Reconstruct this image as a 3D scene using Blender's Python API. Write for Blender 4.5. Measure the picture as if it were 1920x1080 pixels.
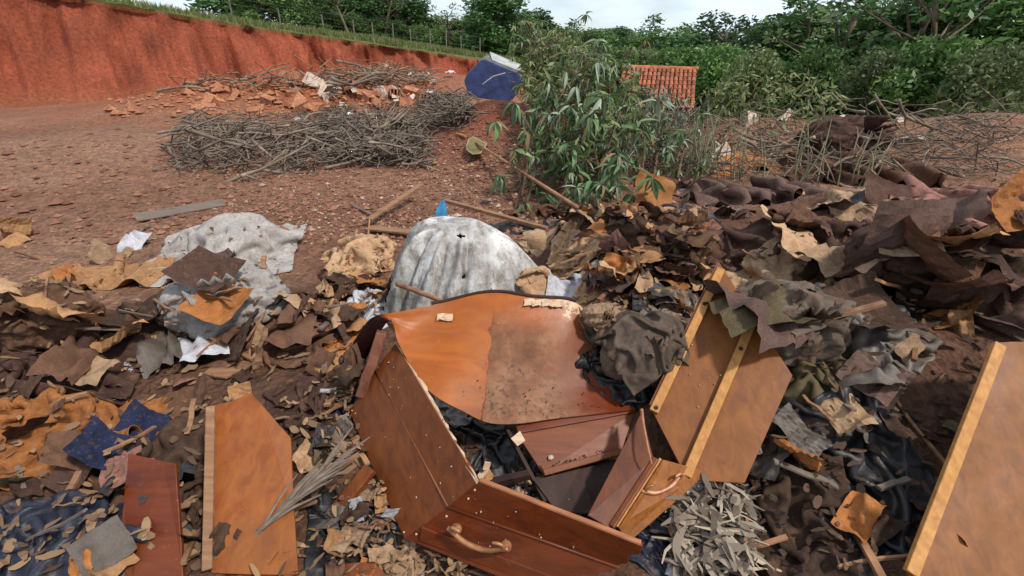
import bpy, math, random
import numpy as np
from mathutils import Vector, Matrix, Quaternion

# ------------------------------------------------------------------ clear
for o in list(bpy.data.objects):
    bpy.data.objects.remove(o)
C = bpy.context.scene.collection
scn = bpy.context.scene
rng = np.random.default_rng(7)
random.seed(7)

# ------------------------------------------------------------------ camera
FPX, PITCH, CAMZ = 935.0, math.radians(25.2), 1.60
cs, sn = math.cos(PITCH), math.sin(PITCH)
cam = bpy.data.cameras.new('camera')
cam.sensor_width = 36.0
cam.lens = 36.0 * FPX / 1920.0
cam.clip_start, cam.clip_end = 0.05, 3000
camo = bpy.data.objects.new('camera', cam)
camo.location = (0, 0, CAMZ)
camo.rotation_euler = (math.pi / 2 - PITCH, 0, 0)
C.objects.link(camo)
scn.camera = camo

# ------------------------------------------------------------------ sky
SUN_EL, SUN_AZ = math.radians(52), math.radians(128)      # azimuth clockwise from +Y
world = bpy.data.worlds.new('World'); scn.world = world
world.use_nodes = True
wn, wl = world.node_tree.nodes, world.node_tree.links
wn.clear()
wout = wn.new('ShaderNodeOutputWorld'); bg = wn.new('ShaderNodeBackground')
sky = wn.new('ShaderNodeTexSky'); sky.sky_type = 'NISHITA'; sky.sun_disc = False
sky.sun_elevation = SUN_EL; sky.sun_rotation = SUN_AZ
sky.air_density = 1.0; sky.dust_density = 0.7
tc = wn.new('ShaderNodeTexCoord')
mp = wn.new('ShaderNodeMapping'); mp.inputs['Scale'].default_value = (2.2, 2.2, 7.0)
nz = wn.new('ShaderNodeTexNoise'); nz.inputs['Scale'].default_value = 1.6
nz.inputs['Detail'].default_value = 7; nz.inputs['Roughness'].default_value = 0.55
rp = wn.new('ShaderNodeValToRGB')
rp.color_ramp.elements[0].position = 0.42; rp.color_ramp.elements[0].color = (0.30, 0.30, 0.30, 1)
rp.color_ramp.elements[1].position = 0.60; rp.color_ramp.elements[1].color = (1, 1, 1, 1)
mx = wn.new('ShaderNodeMix'); mx.data_type = 'RGBA'
mx.inputs['B'].default_value = (7.6, 8.6, 9.8, 1)
wl.new(tc.outputs['Generated'], mp.inputs['Vector']); wl.new(mp.outputs['Vector'], nz.inputs['Vector'])
wl.new(nz.outputs['Fac'], rp.inputs['Fac']); wl.new(rp.outputs['Color'], mx.inputs['Factor'])
wl.new(sky.outputs['Color'], mx.inputs['A']); wl.new(mx.outputs['Result'], bg.inputs['Color'])
bg.inputs['Strength'].default_value = 0.12
wl.new(bg.outputs['Background'], wout.inputs['Surface'])

# ------------------------------------------------------------------ sun
sun = bpy.data.lights.new('sun', 'SUN'); sun.energy = 3.4; sun.angle = math.radians(5)
sun.color = (1.0, 0.95, 0.88)
suno = bpy.data.objects.new('sun', sun); C.objects.link(suno)
sd = Vector((math.sin(SUN_AZ) * math.cos(SUN_EL), math.cos(SUN_AZ) * math.cos(SUN_EL), math.sin(SUN_EL)))
suno.rotation_euler = (-sd).to_track_quat('-Z', 'Y').to_euler()
suno.location = (0, 0, 30)

vs = scn.view_settings
vs.view_transform = 'Standard'; vs.look = 'None'; vs.exposure = 0.06; vs.gamma = 1.0
vs.use_curve_mapping = False

# ================================================================== helpers
def ray(px, py):
    u, v = (px - 960.0) / FPX, (540.0 - py) / FPX
    return np.array([u, cs + v * sn, -sn + v * cs])
CAM = np.array([0, 0, CAMZ])
def PT(px, py, t): return CAM + ray(px, py) * t
def PZ(px, py, z):
    d = ray(px, py); return CAM + d * ((z - CAMZ) / d[2])

def lin(h, k=1.0):
    h = h.lstrip('#'); r = []
    for i in (0, 2, 4):
        c = int(h[i:i+2], 16) / 255.0
        r.append(min(1.0, k * (c / 12.92 if c <= 0.04045 else ((c + 0.055) / 1.055) ** 2.4)))
    return (*r, 1.0)

def hsh(ix, iy, seed):
    n = (ix * 374761393 + iy * 668265263 + seed * 2147483647 + 1013904223).astype(np.int64) & 0xFFFFFFFF
    n = ((n ^ (n >> 13)) * 1274126177) & 0xFFFFFFFF
    n = (n ^ (n >> 16)) & 0xFFFFFFFF
    return n / 4294967295.0
def vnoise(x, y, seed=0):
    x = np.asarray(x, float); y = np.asarray(y, float)
    ix, iy = np.floor(x).astype(np.int64), np.floor(y).astype(np.int64)
    fx, fy = x - ix, y - iy
    fx = fx * fx * fx * (fx * (fx * 6 - 15) + 10); fy = fy * fy * fy * (fy * (fy * 6 - 15) + 10)
    a, b = hsh(ix, iy, seed), hsh(ix + 1, iy, seed)
    c, d = hsh(ix, iy + 1, seed), hsh(ix + 1, iy + 1, seed)
    return (a + (b - a) * fx) * (1 - fy) + (c + (d - c) * fx) * fy
def fbm(x, y, seed=0, oct=4, gain=0.5):
    s, a, f, n = 0.0, 1.0, 1.0, 0.0
    for i in range(oct):
        s = s + a * (vnoise(x * f + 17.3 * i, y * f - 9.1 * i, seed + i) * 2 - 1); n += a
        a *= gain; f *= 2.03
    return s / n
def sstep(a, b, x):
    t = np.clip((np.asarray(x, float) - a) / (b - a), 0, 1); return t * t * (3 - 2 * t)

def mesh_data(name, V, F, smooth=False, uv=None, cols=None):
    me = bpy.data.meshes.new(name)
    V = np.asarray(V, dtype=np.float64)
    me.from_pydata(V.tolist(), [], F.tolist() if hasattr(F, 'tolist') else F)
    if smooth: me.polygons.foreach_set('use_smooth', np.ones(len(me.polygons), dtype=bool))
    if uv is not None:
        l = me.uv_layers.new(name='UVMap')
        idx = np.empty(len(me.loops), dtype=np.int32); me.loops.foreach_get('vertex_index', idx)
        l.data.foreach_set('uv', np.asarray(uv, dtype=np.float32)[idx].ravel())
    if cols is not None:
        a = me.color_attributes.new('tint', 'FLOAT_COLOR', 'POINT')
        cc = np.ones((len(V), 4), dtype=np.float32); cc[:, :3] = cols
        a.data.foreach_set('color', cc.ravel())
    me.update()
    return me
def link(name, me, mat=None, parent=None, loc=None):
    o = bpy.data.objects.new(name, me); C.objects.link(o)
    if mat is not None:
        if isinstance(mat, (list, tuple)):
            for m in mat: me.materials.append(m)
        elif len(me.materials) == 0: me.materials.append(mat)
    if parent is not None: o.parent = parent
    if loc is not None: o.location = loc
    return o
def mobj(name, V, F, mat, parent=None, smooth=False, uv=None, cols=None):
    """vertices are given in world space; under a parent they are shifted to its origin"""
    V = np.asarray(V, dtype=np.float64)
    if parent is not None: V = V - np.array(parent.location)
    return link(name, mesh_data(name, V, F, smooth, uv, cols), mat, parent)
def tag(o, label, cat, group=None, kind=None):
    o['label'] = label; o['category'] = cat
    if group: o['group'] = group
    if kind: o['kind'] = kind
    return o
def struct(o): o['kind'] = 'structure'; return o
def stuff(o): o['kind'] = 'stuff'; return o
def thing(name, label, cat, loc=(0, 0, 0), group=None):
    o = bpy.data.objects.new(name, None); C.objects.link(o)
    o.location = tuple(float(v) for v in loc); o.empty_display_size = 0.1
    return tag(o, label, cat, group)
def bevel(o, w=0.004, seg=2):
    m = o.modifiers.new('bevel', 'BEVEL'); m.width = w; m.segments = seg; m.limit_method = 'ANGLE'
    return o
def subsurf(o, l=1):
    m = o.modifiers.new('smooth', 'SUBSURF'); m.levels = l; m.render_levels = l
    return o

def tri(x): return np.abs((x % 1.0)*2 - 1)
def crumple(P, seed, f=3.0, n=7, warp=.18):
    """sharp folded-paper relief in -1..1 over points of any dimension"""
    r = np.random.default_rng(seed); D = P.shape[-1]; out = 0; tot = 0
    W = P + warp/f*np.stack([np.sin(2*np.pi*(P @ r.normal(size=D))*f*.35 + r.uniform(0, 6)) for _ in range(D)], -1)
    for i in range(n):
        k = r.normal(size=D); k /= np.linalg.norm(k); ff = f*r.uniform(.45, 1.9); a = 1/ff**.8
        t = tri((W @ k)*ff + r.uniform(0, 1)); gate = .35 + .65*np.clip(np.sin((P @ r.normal(size=D))*f*1.3 + r.uniform(0, 6))*1.5, 0, 1)
        out = out + a*(t - .5)*2*gate; tot += a
    return out/tot
class MB:
    def __init__(s): s.V, s.F, s.n = [], [], 0
    def add(s, V, F):
        V = np.asarray(V, float); s.V.append(V)
        s.F += [tuple(int(i) + s.n for i in f) for f in F]; s.n += len(V)
        return s
    def get(s): return np.concatenate(s.V), s.F

def catmull(P, n):
    P = np.asarray(P, float); m = len(P); out = []
    ts = np.linspace(0, m - 1, n)
    for t in ts:
        i = min(int(t), m - 2); f = t - i
        p0, p1, p2, p3 = P[max(i-1, 0)], P[i], P[i+1], P[min(i+2, m-1)]
        out.append(0.5 * ((2*p1) + (-p0+p2)*f + (2*p0-5*p1+4*p2-p3)*f*f + (-p0+3*p1-3*p2+p3)*f**3))
    return np.array(out)
def tube(P, R, n=6, cap=True):
    P = np.asarray(P, float); m = len(P)
    R = np.full(m, R) if np.isscalar(R) else np.asarray(R, float)
    T = np.gradient(P, axis=0); T /= np.linalg.norm(T, axis=1, keepdims=True) + 1e-9
    up = np.array([0, 0, 1.0]) if abs(T[0][2]) < .9 else np.array([1.0, 0, 0])
    V = []
    for i in range(m):
        a = np.cross(T[i], up); a /= np.linalg.norm(a) + 1e-9; b = np.cross(a, T[i]); up = b
        for k in range(n):
            w = 2 * math.pi * k / n
            V.append(P[i] + R[i] * (a * math.cos(w) + b * math.sin(w)))
    F = [(i*n+k, i*n+(k+1) % n, (i+1)*n+(k+1) % n, (i+1)*n+k) for i in range(m-1) for k in range(n)]
    if cap:
        F.append(tuple(range(n-1, -1, -1))); F.append(tuple((m-1)*n+k for k in range(n)))
    return np.array(V), F
def beam(p0, p1, w, h, up=(0, 0, 1), twist=0.0, nseg=1, wob=0.0, seed=0):
    p0, p1 = np.asarray(p0, float), np.asarray(p1, float)
    d = p1 - p0; L = np.linalg.norm(d); d /= L
    up = np.asarray(up, float)
    if abs(np.dot(d, up / np.linalg.norm(up))) > .95: up = np.array([1.0, 0, 0])
    a = np.cross(d, up); a /= np.linalg.norm(a); b = np.cross(a, d)
    a, b = a * math.cos(twist) + b * math.sin(twist), b * math.cos(twist) - a * math.sin(twist)
    r = np.random.default_rng(seed); V = []
    for i in range(nseg + 1):
        c = p0 + d * L * i / nseg + (a * r.normal() + b * r.normal()) * wob
        for sx, sy in ((-1, -1), (1, -1), (1, 1), (-1, 1)):
            V.append(c + a * sx * w / 2 + b * sy * h / 2)
    F = [(i*4+k, i*4+(k+1) % 4, i*4+4+(k+1) % 4, i*4+4+k) for i in range(nseg) for k in range(4)]
    F += [(3, 2, 1, 0), tuple(nseg*4+k for k in range(4))]
    return np.array(V), F
def plate(P, th, n=None):
    """solid plate from an ordered outline; extruded th against its normal"""
    P = np.asarray(P, float); m = len(P)
    if n is None:
        n = np.zeros(3)
        for i in range(m): n += np.cross(P[i], P[(i+1) % m])
        n /= np.linalg.norm(n)
    V = np.vstack([P, P - n * th])
    F = [tuple(range(m)), tuple(range(2*m-1, m-1, -1))]
    F += [(i, i + m, (i+1) % m + m, (i+1) % m) for i in range(m)]
    return V, F
def grid_faces(nu, nv, wrap=False):
    F = []
    for i in range(nu - 1):
        for j in range(nv if wrap else nv - 1):
            j2 = (j + 1) % nv
            F.append((i*nv+j, i*nv+j2, (i+1)*nv+j2, (i+1)*nv+j))
    return F
def shell(Pg, th, UV=None):
    """thick sheet from a grid of points [nu,nv,3]"""
    nu, nv, _ = Pg.shape
    du = np.gradient(Pg, axis=0); dv = np.gradient(Pg, axis=1)
    n = np.cross(du, dv); n /= np.linalg.norm(n, axis=2, keepdims=True) + 1e-9
    V = np.concatenate([Pg.reshape(-1, 3), (Pg - n * th).reshape(-1, 3)])
    F = grid_faces(nu, nv); N = nu * nv
    F2 = [tuple(N + i for i in f[::-1]) for f in F]
    E = []
    for i in range(nu - 1):
        E.append((i*nv, (i+1)*nv, N+(i+1)*nv, N+i*nv))
        E.append((i*nv+nv-1, N+i*nv+nv-1, N+(i+1)*nv+nv-1, (i+1)*nv+nv-1))
    for j in range(nv - 1):
        E.append((j, N+j, N+j+1, j+1))
        a = (nu-1)*nv
        E.append((a+j, a+j+1, N+a+j+1, N+a+j))
    return V, F + F2 + E

# ------------------------------------------------------------------ materials
MATS = {}
def nmat(key):
    m = bpy.data.materials.new(key); m.use_nodes = True
    nt = m.node_tree; b = nt.nodes['Principled BSDF']
    return m, nt, b
def node(nt, t, **kw):
    n = nt.nodes.new(t)
    for k, v in kw.items():
        if k in n.inputs.keys(): n.inputs[k].default_value = v
        else: setattr(n, k, v)
    return n
def ramp(nt, stops, interp='LINEAR'):
    r = nt.nodes.new('ShaderNodeValToRGB'); r.color_ramp.interpolation = interp
    e = r.color_ramp.elements
    while len(e) < len(stops): e.new(0.5)
    for i, (p, c) in enumerate(stops):
        e[i].position = p; e[i].color = c if len(c) == 4 else (*c, 1)
    return r
def mixc(nt, fac, a, b, mode='MIX'):
    n = nt.nodes.new('ShaderNodeMix'); n.data_type = 'RGBA'; n.blend_type = mode
    for s, v in (('Factor', fac), ('A', a), ('B', b)):
        if hasattr(v, 'is_linked') or hasattr(v, 'links'): nt.links.new(v, n.inputs[s])
        else: n.inputs[s].default_value = v
    return n.outputs['Result']
def coords(nt, kind='Object', scale=(1, 1, 1), rot=(0, 0, 0)):
    t = nt.nodes.new('ShaderNodeTexCoord'); m = nt.nodes.new('ShaderNodeMapping')
    m.inputs['Scale'].default_value = scale; m.inputs['Rotation'].default_value = rot
    nt.links.new(t.outputs[kind], m.inputs['Vector']); return m.outputs['Vector']
def noise(nt, vec, scale, detail=4, rough=0.55, dist=0.0):
    n = node(nt, 'ShaderNodeTexNoise', Scale=scale, Detail=detail, Roughness=rough, Distortion=dist)
    if vec is not None: nt.links.new(vec, n.inputs['Vector'])
    return n.outputs['Fac']
def bump(nt, b, h, strength=0.3, dist=0.01, prev=None):
    n = node(nt, 'ShaderNodeBump', Strength=strength, Distance=dist)
    nt.links.new(h, n.inputs['Height'])
    if prev is not None: nt.links.new(prev, n.inputs['Normal'])
    nt.links.new(n.outputs['Normal'], b.inputs['Normal']); return n.outputs['Normal']
def rnd_tint(nt, col, amt=0.25):
    oi = nt.nodes.new('ShaderNodeObjectInfo')
    r = ramp(nt, [(0, (1-amt,)*3), (1, (1+amt*.6,)*3)])
    nt.links.new(oi.outputs['Random'], r.inputs['Fac'])
    return mixc(nt, 1.0, col, r.outputs['Color'], 'MULTIPLY')

def m_two(key, c1, c2, scale=6, rough=0.8, bmp=0.3, bscale=40, bdist=0.01, detail=5, tint=0.0, lo=.35, hi=.65, spec=0.5):
    if key in MATS: return MATS[key]
    m, nt, b = nmat(key); v = coords(nt)
    f = noise(nt, v, scale, detail)
    r = ramp(nt, [(lo, c1), (hi, c2)]); nt.links.new(f, r.inputs['Fac'])
    c = r.outputs['Color']
    if tint: c = rnd_tint(nt, c, tint)
    nt.links.new(c, b.inputs['Base Color']); b.inputs['Roughness'].default_value = rough
    b.inputs['Specular IOR Level'].default_value = spec
    if bmp: bump(nt, b, noise(nt, v, bscale, 4), bmp, bdist)
    MATS[key] = m; return m

def m_cloth(key, hexc, dirt='#4a3325', rough=0.85, weave=True, dk=.45, gloss=False):
    if key in MATS: return MATS[key]
    m, nt, b = nmat(key); v = coords(nt)
    base = lin(hexc)
    f = noise(nt, v, 5, 6, .6)
    r = ramp(nt, [(.38, (0, 0, 0)), (.68, (1, 1, 1))]); nt.links.new(f, r.inputs['Fac'])
    d = node(nt, 'ShaderNodeMath', operation='MULTIPLY'); nt.links.new(r.outputs['Color'], d.inputs[0]); d.inputs[1].default_value = dk
    c = mixc(nt, d.outputs[0], rnd_tint(nt, base, .25), lin(dirt))
    fe = noise(nt, v, 11, 8, .7); re = ramp(nt, [(.54, (0, 0, 0)), (.66, (.45, .45, .45))]); nt.links.new(fe, re.inputs['Fac'])
    c = mixc(nt, re.outputs['Color'], c, lin('#7a5a45'))
    f2 = noise(nt, v, 45, 3, .6)
    r2 = ramp(nt, [(.3, (.72, .72, .72)), (.7, (1.12, 1.12, 1.12))]); nt.links.new(f2, r2.inputs['Fac'])
    c = mixc(nt, 1.0, c, r2.outputs['Color'], 'MULTIPLY')
    nt.links.new(c, b.inputs['Base Color'])
    b.inputs['Roughness'].default_value = 0.5 if gloss else rough
    b.inputs['Specular IOR Level'].default_value = 0.5 if gloss else 0.2
    n1 = bump(nt, b, noise(nt, v, 26, 5, .65), .4, .010)
    bump(nt, b, noise(nt, v, 160, 2), .25, .003, n1)
    MATS[key] = m; return m

def m_wood(key, c1, c2, rough=0.35, axis='X', scale=1.0, dirt=0.35, dirtc='#5b4433', coat=0.0, speck=True, space='Object'):
    """grain along one axis, dust and pale splinter specks"""
    if key in MATS: return MATS[key]
    m, nt, b = nmat(key)
    st = {'X': (1.2, 22, 22), 'Y': (22, 1.2, 22), 'Z': (22, 22, 1.2)}[axis]
    v = coords(nt, space, tuple(s * scale for s in st)); v0 = coords(nt, space)
    f = noise(nt, v, 1.6, 6, .6, .6)
    r = ramp(nt, [(.3, c1), (.72, c2)]); nt.links.new(f, r.inputs['Fac'])
    f3 = noise(nt, v0, 3.2, 5, .6)
    r3 = ramp(nt, [(.42, (0, 0, 0)), (.75, (1, 1, 1))]); nt.links.new(f3, r3.inputs['Fac'])
    d = node(nt, 'ShaderNodeMath', operation='MULTIPLY'); nt.links.new(r3.outputs['Color'], d.inputs[0]); d.inputs[1].default_value = dirt
    c = mixc(nt, d.outputs[0], r.outputs['Color'], lin(dirtc))
    if speck:
        f4 = noise(nt, v0, 85, 3, .7)
        r4 = ramp(nt, [(.72, (0, 0, 0)), (.75, (1, 1, 1))]); nt.links.new(f4, r4.inputs['Fac'])
        c = mixc(nt, r4.outputs['Color'], c, lin('#b08a66'))
    fs = noise(nt, coords(nt, space, (4, 14, 14), (.3, .5, .4)), 5, 6, .75); rs_ = ramp(nt, [(.62, (0, 0, 0)), (.70, (.6, .6, .6))]); nt.links.new(fs, rs_.inputs['Fac'])
    c = mixc(nt, rs_.outputs['Color'], c, lin('#8a6445'))
    nt.links.new(c, b.inputs['Base Color'])
    rr = node(nt, 'ShaderNodeMapRange'); nt.links.new(f3, rr.inputs['Value'])
    rr.inputs['From Min'].default_value = .3; rr.inputs['From Max'].default_value = .7
    rr.inputs['To Min'].default_value = rough; rr.inputs['To Max'].default_value = min(1, rough + .3)
    nt.links.new(rr.outputs['Result'], b.inputs['Roughness'])
    b.inputs['Specular IOR Level'].default_value = .38
    if coat: b.inputs['Coat Weight'].default_value = coat; b.inputs['Coat Roughness'].default_value = .25
    n1 = bump(nt, b, f, .12, .004)
    bump(nt, b, noise(nt, v0, 60, 4), .10, .004, n1)
    MATS[key] = m; return m

def m_tint(key, rough=0.95, bscale=30, bmp=0.8, bdist=0.03, fine=True):
    """colour from the mesh's tint attribute, broken up by noise"""
    m, nt, b = nmat(key); v = coords(nt)
    a = nt.nodes.new('ShaderNodeAttribute'); a.attribute_name = 'tint'
    f = noise(nt, v, 9, 8, .68)
    r = ramp(nt, [(.28, (.55, .53, .52)), (.5, (.95, .95, .95)), (.74, (1.45, 1.4, 1.35))]); nt.links.new(f, r.inputs['Fac'])
    c = mixc(nt, 1.0, a.outputs['Color'], r.outputs['Color'], 'MULTIPLY')
    if fine:
        vo = node(nt, 'ShaderNodeTexVoronoi', Scale=38.0); nt.links.new(v, vo.inputs['Vector'])
        r2 = ramp(nt, [(0, (.6, .6, .6)), (1, (1.35, 1.32, 1.3))])
        sp = nt.nodes.new('ShaderNodeSeparateColor'); nt.links.new(vo.outputs['Color'], sp.inputs['Color'])
        nt.links.new(sp.outputs[0], r2.inputs['Fac'])
        c = mixc(nt, .75, c, r2.outputs['Color'], 'MULTIPLY')
    nt.links.new(c, b.inputs['Base Color']); b.inputs['Roughness'].default_value = rough
    b.inputs['Specular IOR Level'].default_value = .2
    n1 = bump(nt, b, noise(nt, v, bscale, 6, .7), bmp, bdist)
    if fine: bump(nt, b, vo.outputs['Distance'], .6, .02, n1)
    return m

def m_leaf(key, c1, c2, tint=.35, trans=.25, rough=.45):
    if key in MATS: return MATS[key]
    m, nt, b = nmat(key); v = coords(nt)
    ge = nt.nodes.new('ShaderNodeNewGeometry')
    r = ramp(nt, [(0, c1), (1, c2)]); nt.links.new(ge.outputs['Random Per Island'], r.inputs['Fac'])
    c = rnd_tint(nt, r.outputs['Color'], tint)
    nt.links.new(c, b.inputs['Base Color']); b.inputs['Roughness'].default_value = rough
    b.inputs['Specular IOR Level'].default_value = .35
    t = nt.nodes.new('ShaderNodeBsdfTranslucent'); nt.links.new(c, t.inputs['Color'])
    mx = nt.nodes.new('ShaderNodeMixShader'); mx.inputs[0].default_value = trans
    nt.links.new(b.outputs[0], mx.inputs[1]); nt.links.new(t.outputs[0], mx.inputs[2])
    nt.links.new(mx.outputs[0], nt.nodes['Material Output'].inputs['Surface'])
    MATS[key] = m; return m

# ================================================================== terrain
def gauss(x, y, cx, cy, sx, sy): return np.exp(-((x-cx)/sx)**2 - ((y-cy)/sy)**2)
def H0(x, y):
    x = np.asarray(x, float); y = np.asarray(y, float)
    far = sstep(10, 40, np.hypot(x, y))
    h = 0.06 * fbm(x*.5, y*.5, 3, 3) * (1 - .3*far)
    # the trash heap under and right of the coffin
    h = h + .10 * sstep(.35, .8, x)*sstep(2.6, 3.2, y)*(1 - sstep(4.0, 5.2, y)) + .30 * sstep(.10, .62, x + .10*fbm(x*1.5, y*1.5, 5, 2)) * sstep(1.25, 2.0, y) * (1 - sstep(3.7, 5.0, y))
    h = h + .16 * sstep(1.2, 3.0, x) * (1 - sstep(4.2, 6.5, y)) * sstep(.6, 1.6, y)
    h = h + .10 * (1 - sstep(-.75, -.45, x)) * sstep(.6, 1.2, y) * (1 - sstep(2.7, 3.4, y))
    h = h + .12 * gauss(x, y, .0, 3.6, 1.0, .8)
    h = h + .15 * np.clip(fbm(x*2.3, y*2.3, 7, 3) + .15, 0, 1) * np.clip(sstep(.5, .8, x)*sstep(1.6, 2.1, y) + sstep(2.3, 2.7, y)*sstep(.1, .5, x) + (1 - sstep(-1.1, -.8, x))*(1-sstep(2.2, 3.6, y)), 0, 1) * (1 - sstep(4.0, 5.0, y))
    # bare dirt mound
    h = h + .66 * gauss(x, y, -.1, 9.7, 1.2, 1.9) + .22 * gauss(x, y, -.8, 9.0, .9, 1.4)
    h = h + .25 * gauss(x, y, 1.6, 10.5, 1.4, 1.4) + .22 * gauss(x, y, .0, 7.6, 1.1, 1.2)
    # orange rubble heap
    h = h + .85 * gauss(x, y, -4.2, 15.2, 2.4, 1.8) * (1 + .35*fbm(x*1.1, y*1.1, 11, 3))
    h = h + .80 * gauss(x, y, -8.5, 15.0, 3.0, 2.2) + 1.0 * gauss(x, y, -4.5, 20.0, 7, 2.6)
    h = h + .25 * gauss(x, y, -3.3, 9.6, 2.3, 1.3) + .35 * gauss(x, y, -7.5, 8.5, 2.6, 1.8)
    # rubble ridge on the right, ground falls away behind it
    h = h + .55 * gauss(x, y, 4.2, 9.3, 1.9, 1.1) + .7 * gauss(x, y, 8.2, 8.6, 2.3, 1.5)
    h = h - 2.6 * sstep(11, 19, y) * sstep(1.0, 4.5, x)
    return h
def H(x, y):
    near = 1 - sstep(14, 26, y)
    return H0(x, y) + near * (.022 * fbm(x*4.5, y*4.5, 21, 4, .6) + .010 * fbm(x*17, y*17, 25, 2))

def axis(fine_a, fine_b, step, far_a, far_b, grow=1.09):
    mid = list(np.arange(fine_a, fine_b + step/2, step))
    s, v, hi = step, mid[-1], []
    while v < far_b: s *= grow; v += s; hi.append(v)
    s, v, lo = step, mid[0], []
    while v > far_a: s *= grow; v -= s; lo.append(v)
    return np.array(lo[::-1] + mid + hi)
gx = axis(-5.0, 5.0, .045, -600, 600, 1.07)
gy = axis(.4, 9.0, .045, -60, 900, 1.055)
GX, GY = np.meshgrid(gx, gy)
GZ = H(GX, GY)
def earth_colour(x, y):
    c_dirt, c_red = np.array(lin('#7d5a46')[:3]), np.array(lin('#834c37')[:3])
    c_org, c_dark = np.array(lin('#96583a')[:3]), np.array(lin('#553a2c')[:3])
    c_grn = np.array(lin('#5a6236')[:3]); c_tan = np.array(lin('#906d57')[:3])
    n = fbm(x*.45, y*.45, 41, 4); n2 = fbm(x*1.9, y*1.9, 43, 4)
    def mixv(a, b, t): return a * (1 - t[..., None]) + b * t[..., None]
    c = mixv(np.broadcast_to(c_dirt, x.shape + (3,)), c_tan, np.clip(.45 + 1.3*n, 0, 1))
    m = np.clip(gauss(x, y, -.3, 9.6, 1.8, 2.4) * 1.3 + .3*n2, 0, 1); c = mixv(c, c_red, m)
    m = np.clip((gauss(x, y, -4.2, 15.2, 2.8, 2.2) + gauss(x, y, -9, 16, 4, 3)) * 1.2 + .35*n2, 0, 1) * (y > 11); c = mixv(c, c_org, m)
    m = np.clip(sstep(14, 22, y), 0, 1) * (x < 2); c = mixv(c, c_org, m*.8)
    m = np.clip((1 - sstep(3.2, 4.6, y)) * sstep(-.4, .2, x) + (1 - sstep(2.2, 3.0, y)) + .3*n2, 0, 1) * .75
    m = np.clip(m, 0, 1) * (y < 6); c = mixv(c, c_dark, m)
    m = sstep(15, 24, y) * sstep(0, 4, x) + sstep(40, 60, y); c = mixv(c, c_grn, np.clip(m, 0, 1))
    return c
gcol = earth_colour(GX, GY).reshape(-1, 3)
M_EARTH = m_tint('earth')
nu, nv = GX.shape
idx = np.arange(nu*nv).reshape(nu, nv)
gF = np.stack([idx[:-1, :-1], idx[:-1, 1:], idx[1:, 1:], idx[1:, :-1]], -1).reshape(-1, 4)
ground = struct(mobj('ground', np.stack([GX, GY, GZ], -1).reshape(-1, 3), gF, M_EARTH, smooth=True, cols=gcol))

# fine height field of the dump, raised as things are laid on it
HX0, HX1, HY0, HY1, HR = -4.2, 4.2, .3, 7.5, .02
hxs = np.arange(HX0, HX1 + HR/2, HR); hys = np.arange(HY0, HY1 + HR/2, HR)
_hx, _hy = np.meshgrid(hxs, hys)
HF = H(_hx, _hy)
def hf(x, y):
    fx = np.clip((np.asarray(x, float) - HX0) / HR, 0, len(hxs) - 1.001); fy = np.clip((np.asarray(y, float) - HY0) / HR, 0, len(hys) - 1.001)
    ix, iy = fx.astype(int), fy.astype(int); fx = fx - ix; fy = fy - iy
    return (HF[iy, ix]*(1-fx) + HF[iy, ix+1]*fx)*(1-fy) + (HF[iy+1, ix]*(1-fx) + HF[iy+1, ix+1]*fx)*fy
BX0, BX1, BY0, BY1, BR = -40.0, 40.0, .2, 60.0, .125
_bx, _by = np.meshgrid(np.arange(BX0, BX1+BR/2, BR), np.arange(BY0, BY1+BR/2, BR)); HBIG = H(_bx, _by)
def hbig(x, y):
    fx = np.clip((np.asarray(x, float) - BX0) / BR, 0, HBIG.shape[1] - 1.001); fy = np.clip((np.asarray(y, float) - BY0) / BR, 0, HBIG.shape[0] - 1.001)
    ix, iy = fx.astype(int), fy.astype(int); fx = fx - ix; fy = fy - iy
    return (HBIG[iy, ix]*(1-fx) + HBIG[iy, ix+1]*fx)*(1-fy) + (HBIG[iy+1, ix]*(1-fx) + HBIG[iy+1, ix+1]*fx)*fy
def surf(x, y):
    inside = (x > HX0) & (x < HX1) & (y > HY0) & (y < HY1)
    return np.where(inside, hf(x, y), hbig(x, y))
def G(px, py, tmin=.8, tmax=60):
    """where a pixel's ray meets the ground or what already lies on it"""
    d = ray(px, py); ts = np.concatenate([np.linspace(tmin, 8, 1500), np.linspace(8, tmax, 1500)])
    P = CAM[None] + ts[:, None] * d[None]
    hit = P[:, 2] < surf(P[:, 0], P[:, 1])
    k = int(np.argmax(hit)) if hit.any() else len(ts) - 1
    p = P[k].copy(); return p, ts[k]
CLEAN = np.zeros(HF.shape, bool)
def stamp(V, add=0.0, clean=False):
    V = np.asarray(V); ix = np.rint((V[:, 0] - HX0) / HR).astype(int); iy = np.rint((V[:, 1] - HY0) / HR).astype(int)
    ok = (ix >= 0) & (ix < len(hxs)) & (iy >= 0) & (iy < len(hys))
    np.maximum.at(HF, (iy[ok], ix[ok]), V[ok, 2] + add)
    if clean: CLEAN[iy[ok], ix[ok]] = True
def is_clean(p):
    ix, iy = int((p[0]-HX0)/HR), int((p[1]-HY0)/HR)
    return 3 <= ix < len(hxs)-3 and 3 <= iy < len(hys)-3 and CLEAN[iy-2:iy+3, ix-2:ix+3].any()

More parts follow.
